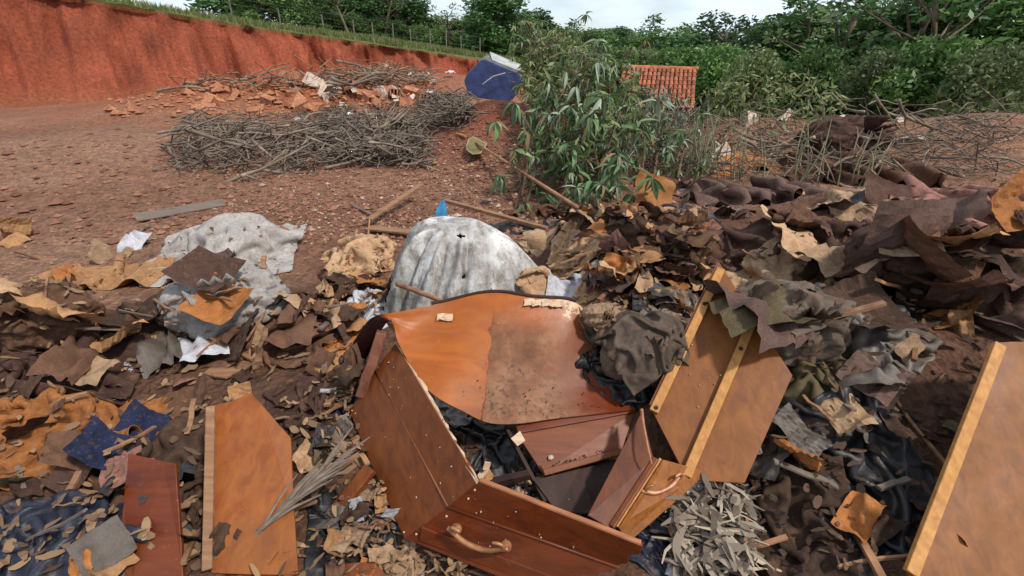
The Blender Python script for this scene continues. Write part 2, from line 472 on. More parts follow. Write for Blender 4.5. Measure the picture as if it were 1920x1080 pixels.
# ---- the cut bank and the pasture on top of it
bank_path = np.array([[-34, 9, 5.3], [-25, 15, 4.6], [-18, 20.5, 3.7], [-12, 25, 2.72], [-8.5, 27.2, 2.22], [-4.5, 28.6, 1.66],
                      [-1.0, 29.8, 1.2], [3, 32, .7], [9, 36, -.4], [20, 42, -1.9], [40, 50, -3.2]], float)
NS = 900
sp = catmull(bank_path, NS)
tan = np.gradient(sp[:, :2], axis=0); tan /= np.linalg.norm(tan, axis=1, keepdims=True)
nrm = np.stack([-tan[:, 1], tan[:, 0]], 1)           # towards the back
prof = [(-2.2, -.15), (-1.5, .0), (-1.15, .08), (-.9, .20), (-.72, .34), (-.58, .48), (-.46, .62), (-.36, .75), (-.27, .86), (-.2, .95), (-.26, 1.0), (.0, 1.03), (.35, 1.05)]
rows = []; tint = []
s_len = np.cumsum(np.r_[0, np.linalg.norm(np.diff(sp[:, :2], axis=0), axis=1)])
for k, (w, hh) in enumerate(prof):
    rl = fbm(s_len*1.9, np.full(NS, .22*k), 61, 4) * .55 + fbm(s_len*.5, np.zeros(NS), 63, 2) * .5
    rl = rl + .55*np.clip(fbm(s_len*1.3, np.full(NS, .12*k), 64, 3)*2.2 - .25, 0, 1)*math.sin(min(1, k/9)*math.pi)**.7
    rl = rl * (.35 if k > 9 else 1.0) + (fbm(s_len*.5, np.zeros(NS), 63, 2) * .3 if k > 9 else 0)
    base = -.2
    z = np.where(hh <= 1, base + (sp[:, 2] - base) * hh, sp[:, 2] + (hh - 1) * 2)
    z = z + .05 * fbm(s_len*2.2, np.full(NS, 1.7*k), 65, 3)
    ww = w * np.clip(sp[:, 2], .8, 4) * .8
    rows.append(np.c_[sp[:, 0] + nrm[:, 0]*(ww + rl), sp[:, 1] + nrm[:, 1]*(ww + rl), z])
    red = np.array(lin('#8f4b35')[:3]) * (1 + .45 * fbm(s_len*1.1, np.full(NS, .5*k), 67, 4)[:, None])
    if k < 3: red = red*.5 + np.array(lin('#8d5a3c')[:3])*.5
    g = np.array(lin('#676a3c')[:3]) * (1 + .3 * fbm(s_len*.8, np.full(NS, k), 69, 3)[:, None])
    tint.append(red if k < 10 else (g*.75 if k == 10 else g))
for w in (1.0, 2.0, 3.5, 6, 9, 13, 18, 26, 40, 70):
    z = sp[:, 2] + .12 + .045*w*(1 if w < 14 else .8) + .15*fbm(s_len*.4, np.full(NS, w), 71, 3)
    rows.append(np.c_[sp[:, 0] + nrm[:, 0]*w, sp[:, 1] + nrm[:, 1]*w, z])
    tint.append(np.array(lin('#66703a')[:3]) * (1 + .3 * fbm(s_len*.6, np.full(NS, w), 73, 3)[:, None]))
BK = np.stack(rows, 0)
M_BANK = m_tint('bank_earth', bscale=9, bmp=.9, bdist=.10, fine=False)
struct(mobj('earth_bank', BK.reshape(-1, 3), grid_faces(BK.shape[0], NS), M_BANK, smooth=True, cols=np.stack(tint, 0).reshape(-1, 3)))
def bank_z(x, y):
    """height of the pasture behind the bank's lip, at a point; None in front of it"""
    d = (sp[:, 0]-x)**2 + (sp[:, 1]-y)**2; k = int(np.argmin(d))
    w = (x-sp[k, 0])*nrm[k, 0] + (y-sp[k, 1])*nrm[k, 1]
    return None if w < 0 else sp[k, 2] + .12 + .04*w
def land(x, y):
    b = bank_z(x, y); h = float(H(np.array([x]), np.array([y]))[0])
    return h if b is None else max(b, h)

# far hill
hx = np.linspace(-150, 420, 90); hw = np.linspace(0, 1, 9); rws = []
for w in hw:
    top = 13 * np.exp(-((hx - 52)/26)**2) + 8 * np.exp(-((hx-170)/70)**2) + 9*np.exp(-((hx+60)/60)**2)
    rws.append(np.c_[hx, 235 + 60*w + 0*hx, -4 + (top + 4 + 1.2*fbm(hx*.08, 0*hx+w, 81, 4)) * math.sin(w*math.pi/2)**.8])
HL = np.stack(rws, 0)
M_HILL = m_two('hill_woods', lin('#4c5b3c'), lin('#6c7a5a'), .09, .95, .8, .3, 2.0)
struct(mobj('hills', HL.reshape(-1, 3), grid_faces(9, 90), M_HILL, smooth=True))

# ================================================================== grass on the bank
def blades(P, h, w, mat, name, lean=.35, seed=0):
    r = np.random.default_rng(seed); n = len(P)
    a = r.uniform(0, 2*np.pi, n); hh = h * r.uniform(.5, 1.2, n); ww = w * r.uniform(.6, 1.2, n)
    dx, dy = np.cos(a)*ww, np.sin(a)*ww
    la = r.uniform(0, 2*np.pi, n); lx, ly = np.cos(la)*hh*lean*r.uniform(.2, 1, n), np.sin(la)*hh*lean*r.uniform(.2, 1, n)
    V = np.empty((n, 4, 3)); V[:, 0] = P - np.c_[dx, dy, 0*dx]; V[:, 1] = P + np.c_[dx, dy, 0*dx]
    V[:, 2] = P + np.c_[dx*.6 + lx*.5, dy*.6 + ly*.5, hh*.6]; V[:, 3] = P + np.c_[lx*1.3, ly*1.3, hh]
    i = np.arange(n)[:, None]*4
    F = np.concatenate([i + np.array([0, 1, 2]), i + np.array([0, 2, 3])])
    return stuff(tag(mobj(name, V.reshape(-1, 3), F, mat), 'knee high green grass along the lip of the red earth bank', 'grass'))
M_GRASS = m_leaf('grass_blade', lin('#556031'), lin('#83844f'), .1, .3, .6)
k = rng.integers(0, NS, 26000); w = rng.gamma(1.6, 2.6, 26000) - .15
keep = (sp[k, 2] > -1.5) & (w < 18); k, w = k[keep], w[keep]
jx = rng.uniform(-.5, .5, len(k)) * np.gradient(s_len)[k] * 1.2
gp = np.c_[sp[k, 0] + nrm[k, 0]*w + tan[k, 0]*jx, sp[k, 1] + nrm[k, 1]*w + tan[k, 1]*jx, sp[k, 2] + .05 + .045*w]
blades(gp, .34, .03, M_GRASS, 'grass', .5, 3)

# ================================================================== trees
def leaf_cloud(centres, radii, per, size, r, aspect=.45, flat=.75):
    Vs = []
    for c, R in zip(centres, radii):
        n = max(8, int(per * R * R)); d = r.normal(size=(n, 3)); d /= np.linalg.norm(d, axis=1, keepdims=True)
        rad = R * r.uniform(.25, 1.0, n) ** .5
        p = c + d * rad[:, None] * np.array([1, 1, flat])
        a = r.normal(size=(n, 3)); a[:, 2] = a[:, 2]*.5 - .25; a /= np.linalg.norm(a, axis=1, keepdims=True)
        b = np.cross(a, r.normal(size=(n, 3))); b /= np.linalg.norm(b, axis=1, keepdims=True) + 1e-9
        s = size * r.uniform(.6, 1.35, n)[:, None]
        V = np.stack([p - a*s*.5, p + b*s*aspect*.5 + a*s*.05, p + a*s*.5, p - b*s*aspect*.5 + a*s*.05], 1)
        Vs.append(V.reshape(-1, 3))
    V = np.concatenate(Vs); m = len(V)//4
    return V, (np.arange(m)[:, None]*4 + np.array([0, 1, 2, 3])).tolist()
def tree_meshes(seed, spread, clumps, per, leaf, lean=0, bare=.35, cr=(.12, .22)):
    """a tree one unit tall"""
    r = np.random.default_rng(seed); wood = MB()
    tx, ty = r.normal()*.05 + lean, r.normal()*.05
    tr = catmull([[0, 0, -.03], [tx*.3+r.normal()*.015, ty*.3, .25], [tx*.7+r.normal()*.02, ty*.7, .5], [tx, ty, .8]], 9)
    wood.add(*tube(tr, np.linspace(.022, .006, 9), 6))
    cc, rr = [], []
    for i in range(clumps):
        h = r.uniform(bare, .94); a = r.uniform(0, 2*np.pi)
        sp_ = spread * math.sin(min(1, (1.04-h)/(1-bare)*1.15) * math.pi/2)**.8 * r.uniform(.3, 1.0)
        c = np.array([tx*h + math.cos(a)*sp_, ty*h + math.sin(a)*sp_, h])
        cc.append(c); rr.append(r.uniform(*cr))
        b = tr[min(8, max(1, int((h-.15)/.8*8)))]
        wood.add(*tube(catmull([b, (b+c)/2 + r.normal(size=3)*.02, c], 5), np.linspace(.008, .002, 5), 4))
    lv = leaf_cloud(cc, rr, per, leaf, r)
    return wood.get(), lv
M_BARK = m_two('bark', lin('#4c4034'), lin('#7c6d5a'), 9, .9, .5, 40)
M_T1 = m_leaf('foliage_dark', lin('#305028'), lin('#618244'), .35, .22)
M_T2 = m_leaf('foliage_mid', lin('#426232'), lin('#789650'), .35, .25)
M_T3 = m_leaf('foliage_olive', lin('#56663c'), lin('#87935f'), .35, .25)
tree_kinds = {}
for key, args, lm in (('dense', (1, .30, 34, 6500, .05, 0, .12, (.10, .2)), M_T1), ('round', (2, .42, 40, 6000, .05, 0, .08, (.1, .2)), M_T2),
                      ('open', (3, .36, 20, 5200, .042, .05, .42, (.06, .13)), M_T1), ('sparse', (4, .40, 13, 4600, .04, .1, .5, (.045, .10)), M_T3),
                      ('tall', (5, .17, 16, 5600, .042, 0, .35, (.06, .12)), M_T1), ('bush', (6, .62, 44, 4200, .065, 0, .02, (.13, .26)), M_T2),
                      ('bush_olive', (8, .7, 40, 4200, .065, 0, .02, (.13, .26)), M_T3)):
    (wv, wf), (lv, lf) = tree_meshes(*args)
    me1 = mesh_data('trunk', wv, wf, True); me1.materials.append(M_BARK)
    me2 = mesh_data('crown', lv, lf); me2.materials.append(lm)
    tree_kinds[key] = (me1, me2)
def tree(kind, px, t, top_py, name, label, group, wide=1.0, base=None):
    p = PT(px, top_py, t); b = land(p[0], p[1]) if base is None else base
    hgt = p[2] - b
    o = thing(name, label, 'tree' if 'tree' in name else 'bush', (p[0], p[1], b), group)
    o.rotation_euler[2] = random.uniform(0, 6.28); o.scale = (hgt*wide, hgt*wide, hgt)
    tr, cr = tree_kinds[kind]
    link('trunk' if 'tree' in name else 'stem', tr, None, o); link('crown' if 'tree' in name else 'foliage', cr, None, o)
    return o
TL = {'dense': 'dense dark green tree', 'open': 'dark open crowned tree', 'sparse': 'sparse thin crowned tree', 'tall': 'slim tree',
      'round': 'broad mid green tree', 'bush': 'mid green bush', 'bush_olive': 'olive green bush'}
def where(px, t):
    if px < 600: return 'on the bank beyond the end of the fence' if t > 33 else 'at the lip of the tall red bank'
    if px < 940: return 'in the scrub belt behind the fence'
    if px < 1330: return 'just behind the tiled shed' if t < 36 else 'in the wood beyond the tiled shed'
    return 'in the wood beyond the weed stalks' if t > 27 else 'at the near edge of the wood past the shed'
for row in [
        # tall individuals seen against the sky
        ('dense', 935, 36, -30, 1.5, 'tall dense dark tree above the blue box, highest of the skyline'), ('dense', 1012, 42, 8, 1.5, 'dense dark tree on the skyline directly behind the olive branches'),
        ('open', 640, 36, -60, 1.3, 'dark open crowned tree over the high end of the red bank'), ('open', 705, 38, -55, 1.5, 'dark open crowned tree behind the middle fence posts'), ('open', 752, 40, -40, 1.4, 'dark open crowned tree next to the bright gap of sky'),
        ('sparse', 842, 38, 2, 1.5, 'thin sparse tree with sky showing through, left of the tallest tree'), ('sparse', 812, 42, 8, 1.2, 'small sparse tree in the bright gap of sky'),
        ('tall', 1218, 46, 22, 1.4, 'slim tree with a lone tuft rising above the tiled roof'), ('tall', 1085, 48, 32, 1.4, 'slim tree breaking the skyline left of the far hill'), ('dense', 1155, 50, 42, 1.3, 'small dark tree in front of the far hill'),
        ('tall', 1298, 48, 40, 1.6, 'slim tree on the skyline above the upright weeds'), ('dense', 605, 42, -50, 1.5), ('open', 905, 44, 5, 1.4), ('dense', 665, 44, -40, 1.4), ('dense', 735, 46, -20, 1.4), ('dense', 780, 46, 8, 1.3),
        ('dense', 690, 42, -36, 1.7), ('dense', 640, 43, -40, 1.7), ('dense', 765, 42, -12, 1.6), ('dense', 718, 41, -10, 1.6), ('dense', 870, 43, 30, 1.6), ('dense', 900, 40, 18, 1.5), ('round', 970, 38, 24, 1.5),
        # scrub belt behind the bank
        ('round', 620, 42, -10, 1.5), ('round', 650, 43, -4, 1.5), ('round', 690, 43, 0, 1.5), ('round', 730, 43, 8, 1.5), ('round', 770, 43, 16, 1.5), ('round', 810, 43, 30, 1.5), ('round', 850, 43, 38, 1.5), ('round', 895, 44, 36, 1.5),
        ('bush', 625, 39, 18, 1.2), ('bush', 660, 39, 24, 1.2), ('bush', 700, 39, 32, 1.2), ('bush', 740, 40, 38, 1.2), ('bush', 785, 40, 46, 1.2), ('bush', 825, 40, 52, 1.2), ('bush', 870, 40, 58, 1.2), ('bush_olive', 915, 39, 66, 1.2), ('bush', 950, 38, 70, 1.2),
        # right hand wood, beyond the shed
        ('dense', 1050, 44, 44, 1.6), ('round', 1090, 40, 58, 1.5), ('round', 1130, 42, 56, 1.5), ('dense', 1180, 40, 62, 1.5), ('round', 1215, 38, 58, 1.5),
        ('dense', 1255, 40, 58, 1.5), ('round', 1290, 42, 54, 1.5), ('bush', 1110, 34, 84, 1.0), ('bush', 1160, 33, 88, 1.0), ('bush_olive', 1205, 34, 92, 1.0), ('bush', 1250, 34, 90, 1.0), ('bush', 1300, 32, 86, 1.0),
        # beyond the picture strip
        ('dense', 1340, 40, 46, 1.5), ('open', 1385, 34, 20, 1.3), ('round', 1430, 38, 40, 1.4), ('dense', 1480, 33, 0, 1.2), ('tall', 1530, 30, -30, 1.4), ('round', 1570, 31, 14, 1.3), ('sparse', 1610, 27, -70, 1.3), ('dense', 1660, 29, -20, 1.3),
        ('open', 1730, 25, -110, 1.3), ('round', 1760, 27, -10, 1.4), ('dense', 1850, 25, -90, 1.2), ('open', 1900, 21, -160, 1.2), ('round', 1960, 24, -40, 1.4), ('bush', 1370, 29, 84, .8), ('bush_olive', 1440, 25, 92, .7),
        ('bush', 1535, 24, 88, .8), ('bush_olive', 1650, 21, 96, .7), ('bush', 1760, 20, 70, .8), ('bush_olive', 1880, 18, 84, .7),
        ('round', 560, 40, -60, 1.4), ('round', 500, 36, -100, 1.4), ('dense', 420, 34, -160, 1.3), ('bush', 470, 32, -60, 1.1), ('bush', 560, 36, -10, 1.1)]:
    kind, px, t, top, wd = row[:5]
    lb = row[5] if len(row) > 5 else TL[kind] + ' ' + where(px, t)
    tree(kind, px, t, top, 'bush' if 'bush' in kind else kind + '_tree', lb, ('bushes ' if 'bush' in kind else 'trees ') + where(px, t), wd)

# ---- pasture fence on the bank
fence = thing('fence', 'weathered wooden post and wire fence along the top of the red bank', 'fence', (sp[450, 0], sp[450, 1], sp[450, 2]))
M_POST = m_two('grey_post', lin('#5b5648'), lin('#7d7666'), 8, .9, .4, 40)
fpts = []
for px in (440, 530, 610, 665, 702, 738, 772, 808, 838, 866, 900):
    u = (px - 960) / FPX
    best = min(range(NS), key=lambda i: abs((sp[i, 0] + nrm[i, 0]*1.3) / ((sp[i, 1] + nrm[i, 1]*1.3)*cs + (CAMZ - sp[i, 2])*sn) - u))
    x, y = sp[best, 0] + nrm[best, 0]*1.3, sp[best, 1] + nrm[best, 1]*1.3; z = land(x, y)
    hp = random.uniform(.85, 1.2)
    mobj('post', *tube([[x, y, z-.3], [x+random.uniform(-.05, .05), y, z+hp]], [.04, .035], 7), M_POST, fence)
    fpts.append((x, y, z))
M_WIRE = m_two('wire', lin('#6b655e'), lin('#8a8279'), 4, .5, 0)
for hz in (.45, .75, 1.0):
    mobj('wire', *tube([[a, b-.06, c+hz] for a, b, c in fpts], .003, 4), M_WIRE, fence)

# ================================================================== tiled shed
M_TILE = m_two('clay_tile', lin('#84452b'), lin('#b26d46'), 5, .85, .4, 30, tint=.45)
M_UNDER = m_two('tile_channel', lin('#43211a'), lin('#5e3226'), 6, .9, .3, 20)
M_BRICKWALL = m_two('shed_wall', lin('#8b5b42'), lin('#a9795c'), 4, .9, .5, 20)
rl, rr_ = PT(1168, 127, 22.0), PT(1306, 131, 22.0)
el_, er_ = PT(1150, 204, 19.4), PT(1302, 203, 19.4)
shed = thing('tiled_shed', 'small low shed with an orange clay tile roof below the wood', 'shed', ((rl[0]+rr_[0])/2, 22, -2.6))
un = np.cross(rr_-rl, rl-el_); un /= np.linalg.norm(un); un *= np.sign(un[2])
roof = mobj('roof', *plate([el_-un*.04, er_-un*.04, rr_-un*.04, rl-un*.04], .05), M_UNDER, shed)
NC, NR = 17, 9
uu = (rr_ - rl) / np.linalg.norm(rr_ - rl)
for side in (0,):
    slope_len = np.linalg.norm(rl - el_)
    dvec = (el_ - rl) / slope_len; dvec2 = (er_ - rr_) / slope_len
    cw = np.linalg.norm(rr_ - rl) / NC; tl = slope_len / NR * 1.16
    def cap_tile(seed):
        r = np.random.default_rng(seed); V = []
        for (v, s, lift) in ((0, .82, .0), (1, 1.0, .022)):
            for k in range(6):
                a = math.pi * k / 5
                V.append([-math.cos(a)*cw*.46*s, v, math.sin(a)*cw*.42*s + lift])
            for k in range(5, -1, -1):
                a = math.pi * k / 5
                V.append([-math.cos(a)*cw*.38*s, v, math.sin(a)*cw*.34*s + lift])
        F = [(k, (k+1) % 12, 12+(k+1) % 12, 12+k) for k in range(12)]
        F += [tuple(range(11, -1, -1)), tuple(range(12, 24))]
        me = mesh_data('tile', np.array(V), F); me.materials.append(M_TILE); return me
    tile_me = cap_tile(1)
    for c in range(NC):
        for q in range(NR):
            f = (c + .5) / NC
            a = rl + (rr_ - rl)*f; b = el_ + (er_ - el_)*f
            d = (b - a); L = np.linalg.norm(d); d /= L
            p = a + d * L * q / NR
            xx = np.cross(d, un); xx /= np.linalg.norm(xx)
            o = link('tile', tile_me, None, roof)
            M = Matrix(((xx[0], d[0], un[0], p[0]), (xx[1], d[1], un[1], p[1]), (xx[2], d[2], un[2], p[2]), (0, 0, 0, 1)))
            M = M @ Matrix.Rotation(random.gauss(0, .03), 4, 'Z') @ Matrix.Diagonal((1, tl*(L/slope_len), 1, 1))
            o.matrix_local = Matrix.Translation(-Vector(shed.location)) @ M
rp_ = [el_, er_, rr_, rl]
ins = lambda p, q, f: p + (q - p)*f
zc = -2.7
wl_ = [ins(el_, rr_, .06), ins(er_, rl, .06), ins(rr_, el_, .04), ins(rl, er_, .04)]
for i in range(4):
    a, b = wl_[i].copy(), wl_[(i+1) % 4].copy()
    mobj('wall', *plate([[a[0], a[1], zc], [b[0], b[1], zc], b-un*.10, a-un*.10], .12), M_BRICKWALL, shed)
bk_l, bk_r = rl + np.array([0, 3.0, -1.25]), rr_ + np.array([0, 3.0, -1.25])
mobj('back_slope', *plate([rl-un*.04, rr_-un*.04, bk_r, bk_l], .05), M_UNDER, shed)
mobj('ridge_cap', *tube([rl + un*.02 - uu*.05, rr_ + un*.02 + uu*.05], .11, 8), M_TILE, shed)

# ================================================================== blue box on the mound
M_BLUE = m_two('navy_plastic', lin('#131b40'), lin('#26305a'), 5, .5, .5, 5, .06)
M_GREYP = m_two('grey_side', lin('#4a4a4c'), lin('#6b6a66'), 4, .7, .3, 20)
M_WHITEP = m_two('white_panel', lin('#85857f'), lin('#b5b4ae'), 4, .6, .3, 20)
outl = [(869, 152), (874, 140), (900, 113), (908, 111), (972, 138), (980, 147), (982, 160), (960, 188), (952, 192), (884, 183), (876, 178)]
fr = np.array([PT(x, y, 9.9 - (x-925)*.0035) for x, y in outl])
bdir = np.array([.10, .62, .10])
box = thing('blue_box', 'large dark navy blue box tipped over on the dirt mound', 'box', (fr[:, 0].mean(), fr[:, 1].mean()+.3, fr[:, 2].min()))
n = len(fr)
inn = fr.mean(0) + (fr - fr.mean(0)) * .985
bV = np.vstack([fr + bdir*.06, fr*1.0 + bdir])
bF = [tuple(range(n-1, -1, -1)), tuple(range(n, 2*n))] + [(i, (i+1) % n, n+(i+1) % n, n+i) for i in range(n)]
bevel(mobj('body', bV, bF, M_GREYP, box), .02)
fV, fF = plate(inn[::-1], .07, np.array([-.1, -.99, 0]))
bevel(mobj('front_panel', inn.tolist() + (inn + bdir*.09).tolist(), [tuple(range(n-1, -1, -1)), tuple(range(n, 2*n))] + [(i, (i+1) % n, n+(i+1) % n, n+i) for i in range(n)], M_BLUE, box), .03, 3)
tp = [fr[3]*.8+fr[4]*.2+bdir*.2+[0, 0, .02], fr[4]+bdir*.2+[0, 0, .02], fr[4]+bdir*.9+[0, 0, .05], fr[3]+bdir*.9+[0, 0, .05]]
mobj('top_sheet', *plate(tp, .02), M_WHITEP, box)
mobj('latch', *tube([PT(905, 158, 9.72), PT(925, 143, 9.66), PT(948, 137, 9.63)], .012, 5), M_WHITEP, box)

# ================================================================== dry branches
M_STICK = m_two('dry_stick', lin('#5a4a40'), lin('#94836f'), 5, .9, .5, 50, tint=.35)
M_STICKR = m_two('brown_stick', lin('#6d4630'), lin('#a57853'), 6, .85, .4, 40, tint=.25)
def stick_mesh(seed, L=1.0, R=.022, forks=2, curve=.10):
    r = np.random.default_rng(seed); b = MB()
    P = np.c_[np.linspace(-.5, .5, 5)*L, r.normal(size=5)*curve*L*.6, r.normal(size=5)*curve*L*.35]
    P[:, 1:] -= P[:, 1:].mean(0)
    P = catmull(P, 9); b.add(*tube(P, np.linspace(R, R*.35, 9), 6))
    for f in range(forks):
        i = r.integers(2, 7); d = np.array([.32, r.choice([-1, 1])*r.uniform(.12, .3), r.uniform(-.1, .2)])*L*r.uniform(.6, 1)
        Q = catmull([P[i], P[i]+d*.5+r.normal(size=3)*.03, P[i]+d], 5)
        b.add(*tube(Q, np.linspace(R*.55, R*.15, 5), 5))
    return b.get()
stick_me = []
for s in range(8):
    me = mesh_data('dry_branch', *stick_mesh(200+s, 1, .018, s % 4, .08 + .03*(s % 3)), True); me.materials.append(M_STICK); stick_me.append(me)
def scatter_sticks(n, box_px, lift, size, label, group, seed, t_rng=None, me=None):
    r = np.random.default_rng(seed)
    for i in range(n):
        px, py = r.uniform(box_px[0], box_px[2]), r.uniform(box_px[1], box_px[3])
        p, t = G(px, py + lift*40)
        e = 1 - abs((px-(box_px[0]+box_px[2])/2)/((box_px[2]-box_px[0])/2))**3
        o = link('dry_branch', (me or stick_me)[r.integers(0, 8)])
        s = r.uniform(*size); o.scale = (s, s, s)
        o.location = (p[0], p[1], p[2] + .03 + r.uniform(0, lift)*e)
        o.rotation_euler = (r.uniform(0, 6.28), r.normal()*.22, r.normal()*.7 + (0 if r.random() < .7 else 1.4))
        tag(o, label, 'branch', group)
scatter_sticks(95, (600, 225, 800, 300), .32, (.55, 1.5), 'grey dry branch in the tangled brush pile on the dirt', 'dry branches in the grey brush pile', 1)
scatter_sticks(40, (330, 225, 600, 320), .40, (.6, 1.6), 'grey dry branch in the tangled brush pile on the dirt', 'dry branches in the grey brush pile', 2)
scatter_sticks(34, (790, 185, 872, 228), .18, (.3, .8), 'thin dry twig at the foot of the blue box', 'twigs below the blue box', 3)
scatter_sticks(50, (600, 112, 800, 158), .30, (.8, 2.4), 'brown branch lying on the orange rubble heap', 'branches on the rubble heap', 4)
scatter_sticks(22, (300, 110, 600, 165), .30, (.8, 2.4), 'brown branch lying on the orange rubble heap', 'branches on the rubble heap', 5)
scatter_sticks(30, (1240, 195, 1320, 330), .30, (.4, 1.1), 'dry stalk on the rubble behind the leafy branches', 'dry stalks on the right rubble', 6)
scatter_sticks(50, (1320, 200, 1900, 330), .35, (.5, 1.5), 'dry stalk on the rubble behind the leafy branches', 'dry stalks on the right rubble', 7)
# fine brushwood that nobody could count
def brushwood(boxes, n, label, seed, r0=.006, L=(.2, .6), lift=.35, mat=None):
    r = np.random.default_rng(seed); mb = MB()
    for (x0, y0, x1, y1), m in zip(boxes, n):
        for i in range(m):
            p, t = G(r.uniform(x0, x1), r.uniform(y0, y1)+8)
            l = r.uniform(*L); a = r.uniform(0, 6.28); d = np.array([math.cos(a), math.sin(a)*.8, r.normal()*.35]); d /= np.linalg.norm(d)
            c = p + [0, 0, .02 + r.uniform(0, 1)**1.5*lift]
            q = r.normal(size=3)*l*.12
            mb.add(*tube([c-d*l/2, c+q, c+d*l/2], [r0*1.3, r0, r0*.5], 4, False))
    return stuff(tag(mobj('brushwood', *mb.get(), mat or M_STICK), label, 'brushwood'))
brushwood([(600, 205, 800, 305), (790, 180, 876, 232), (330, 215, 600, 320)], (1100, 620, 500), 'loose grey twigs filling the brush pile', 11, .010, (.2, .7), .26)
brushwood([(600, 112, 810, 160), (300, 110, 600, 165)], (260, 140), 'fine brown twigs over the orange rubble heap', 12, .014, (.4, 1.2), .35, M_STICKR)
brushwood([(1200, 180, 1330, 340), (1330, 190, 1900, 340)], (330, 500), 'dry grass stalks and twigs over the far rubble', 13, .007, (.2, .7), .30)

M_SCRAP = m_two('white_scrap', lin('#b9b6b2'), lin('#dddbd8'), 6, .6, .3, 30)
# ================================================================== bricks and rubble
M_BRICK = m_two('fired_clay', lin('#93583a'), lin('#bd8460'), 7, .9, .4, 40, tint=.2)
M_PALE = m_two('pale_rubble', lin('#a58a74'), lin('#d2bfae'), 6, .9, .4, 40, tint=.2)
def hollow_brick():
    b = MB(); L, W, Hh, th = .38, .19, .19, .022
    for (x0, x1, y0, y1) in ((-W/2, W/2, -Hh/2, -Hh/2+th), (-W/2, W/2, Hh/2-th, Hh/2), (-W/2, -W/2+th, -Hh/2+th, Hh/2-th), (W/2-th, W/2, -Hh/2+th, Hh/2-th), (-th/2, th/2, -Hh/2+th, Hh/2-th)):
        V = [[x0, -L/2, y0], [x1, -L/2, y0], [x1, -L/2, y1], [x0, -L/2, y1], [x0, L/2, y0], [x1, L/2, y0], [x1, L/2, y1], [x0, L/2, y1]]
        b.add(V, [(0, 3, 2, 1), (4, 5, 6, 7), (0, 1, 5, 4), (1, 2, 6, 5), (2, 3, 7, 6), (3, 0, 4, 7)])
    return b.get()
hb = mesh_data('hollow_brick', *hollow_brick()); hb.materials.append(M_BRICK)
def chunk_mesh(seed, mat, name='rubble_chunk'):
    r = np.random.default_rng(seed)
    V = np.array([[x, y, z] for x in (-1, 1) for y in (-1, 1) for z in (-1, 1)], float)*.5*np.array([1, .7, .4]) + r.normal(size=(8, 3))*.10
    F = [(0, 1, 3, 2), (4, 6, 7, 5), (0, 4, 5, 1), (2, 3, 7, 6), (0, 2, 6, 4), (1, 5, 7, 3)]
    me = mesh_data(name, V, F); me.materials.append(mat); return me
r = np.random.default_rng(31)
for (px, py, rot) in ((738, 180, .3), (772, 178, 1.2), (690, 190, .8), (760, 200, 2.2), (655, 172, .1), (715, 205, 1.7), (790, 190, .5), (560, 180, .4), (505, 195, 1.1)):
    p, t = G(px, py); o = link('hollow_brick', hb); o.location = (p[0], p[1], p[2]+.08); o.rotation_euler = (r.normal()*.4, r.normal()*.4, rot)
    tag(o, 'orange hollow clay brick lying on the rubble heap', 'brick', 'hollow bricks on the rubble heap')
chunk_o = [chunk_mesh(i, M_BRICK) for i in range(4)]; chunk_p = [chunk_mesh(10+i, M_PALE) for i in range(4)]
for i in range(60):
    px, py = r.uniform(380, 810), r.uniform(148, 215)
    p, t = G(px, py); o = link('rubble_chunk', chunk_o[i % 4]); s = r.uniform(.12, .42); o.scale = (s, s, s)
    o.location = (p[0], p[1], p[2]+s*.12); o.rotation_euler = (r.normal()*.5, r.normal()*.5, r.uniform(0, 6))
    tag(o, 'broken orange clay chunk on the rubble heap', 'rubble', 'clay chunks on the rubble heap')
for i in range(46):
    px, py = (r.uniform(600, 830), r.uniform(120, 250)) if i < 26 else (r.uniform(1240, 1700), r.uniform(205, 300))
    p, t = G(px, py); o = link('rubble_chunk', chunk_p[i % 4]); s = r.uniform(.10, .34); o.scale = (s*1.3, s, s)
    o.location = (p[0], p[1], p[2]+s*.15); o.rotation_euler = (r.normal()*.5, r.normal()*.5, r.uniform(0, 6))
    tag(o, 'pale broken slab chunk among the brush and rubble', 'rubble', 'pale chunks among the rubble')
p, t = G(622, 170); o = link('clay_slab', chunk_mesh(77, M_PALE)); o.location = (p[0]-.1, p[1], p[2]+.15); o.scale = (.9, .6, .35); o.rotation_euler = (.5, .2, .1)
tag(o, 'large flat pale orange slab at the edge of the rubble heap', 'slab')

for i, (px, py, sz) in enumerate(((805, 187, .34), (704, 270, .16), (660, 225, .2), (735, 222, .14), (622, 240, .2), (560, 235, .2), (700, 235, .13), (770, 150, .3), (845, 145, .3))):
    p, t = G(px, py); rq_ = np.random.default_rng(600+i); g = np.array([[[a*.5, b*.4, .25*(1-a*a)*(1-b*b)] for b in np.linspace(-1, 1, 6)] for a in np.linspace(-1, 1, 7)]) + rq_.normal(size=(7, 6, 3))*.07
    o = tag(mobj('plastic_scrap', g.reshape(-1, 3)*sz + p + [0, -.05, .10 + sz*.2], grid_faces(7, 6), M_SCRAP), 'white plastic scrap caught in the brush and rubble' if i else 'bright white crumpled plastic below the blue box', 'plastic', 'white scraps in the brush' if i else None)
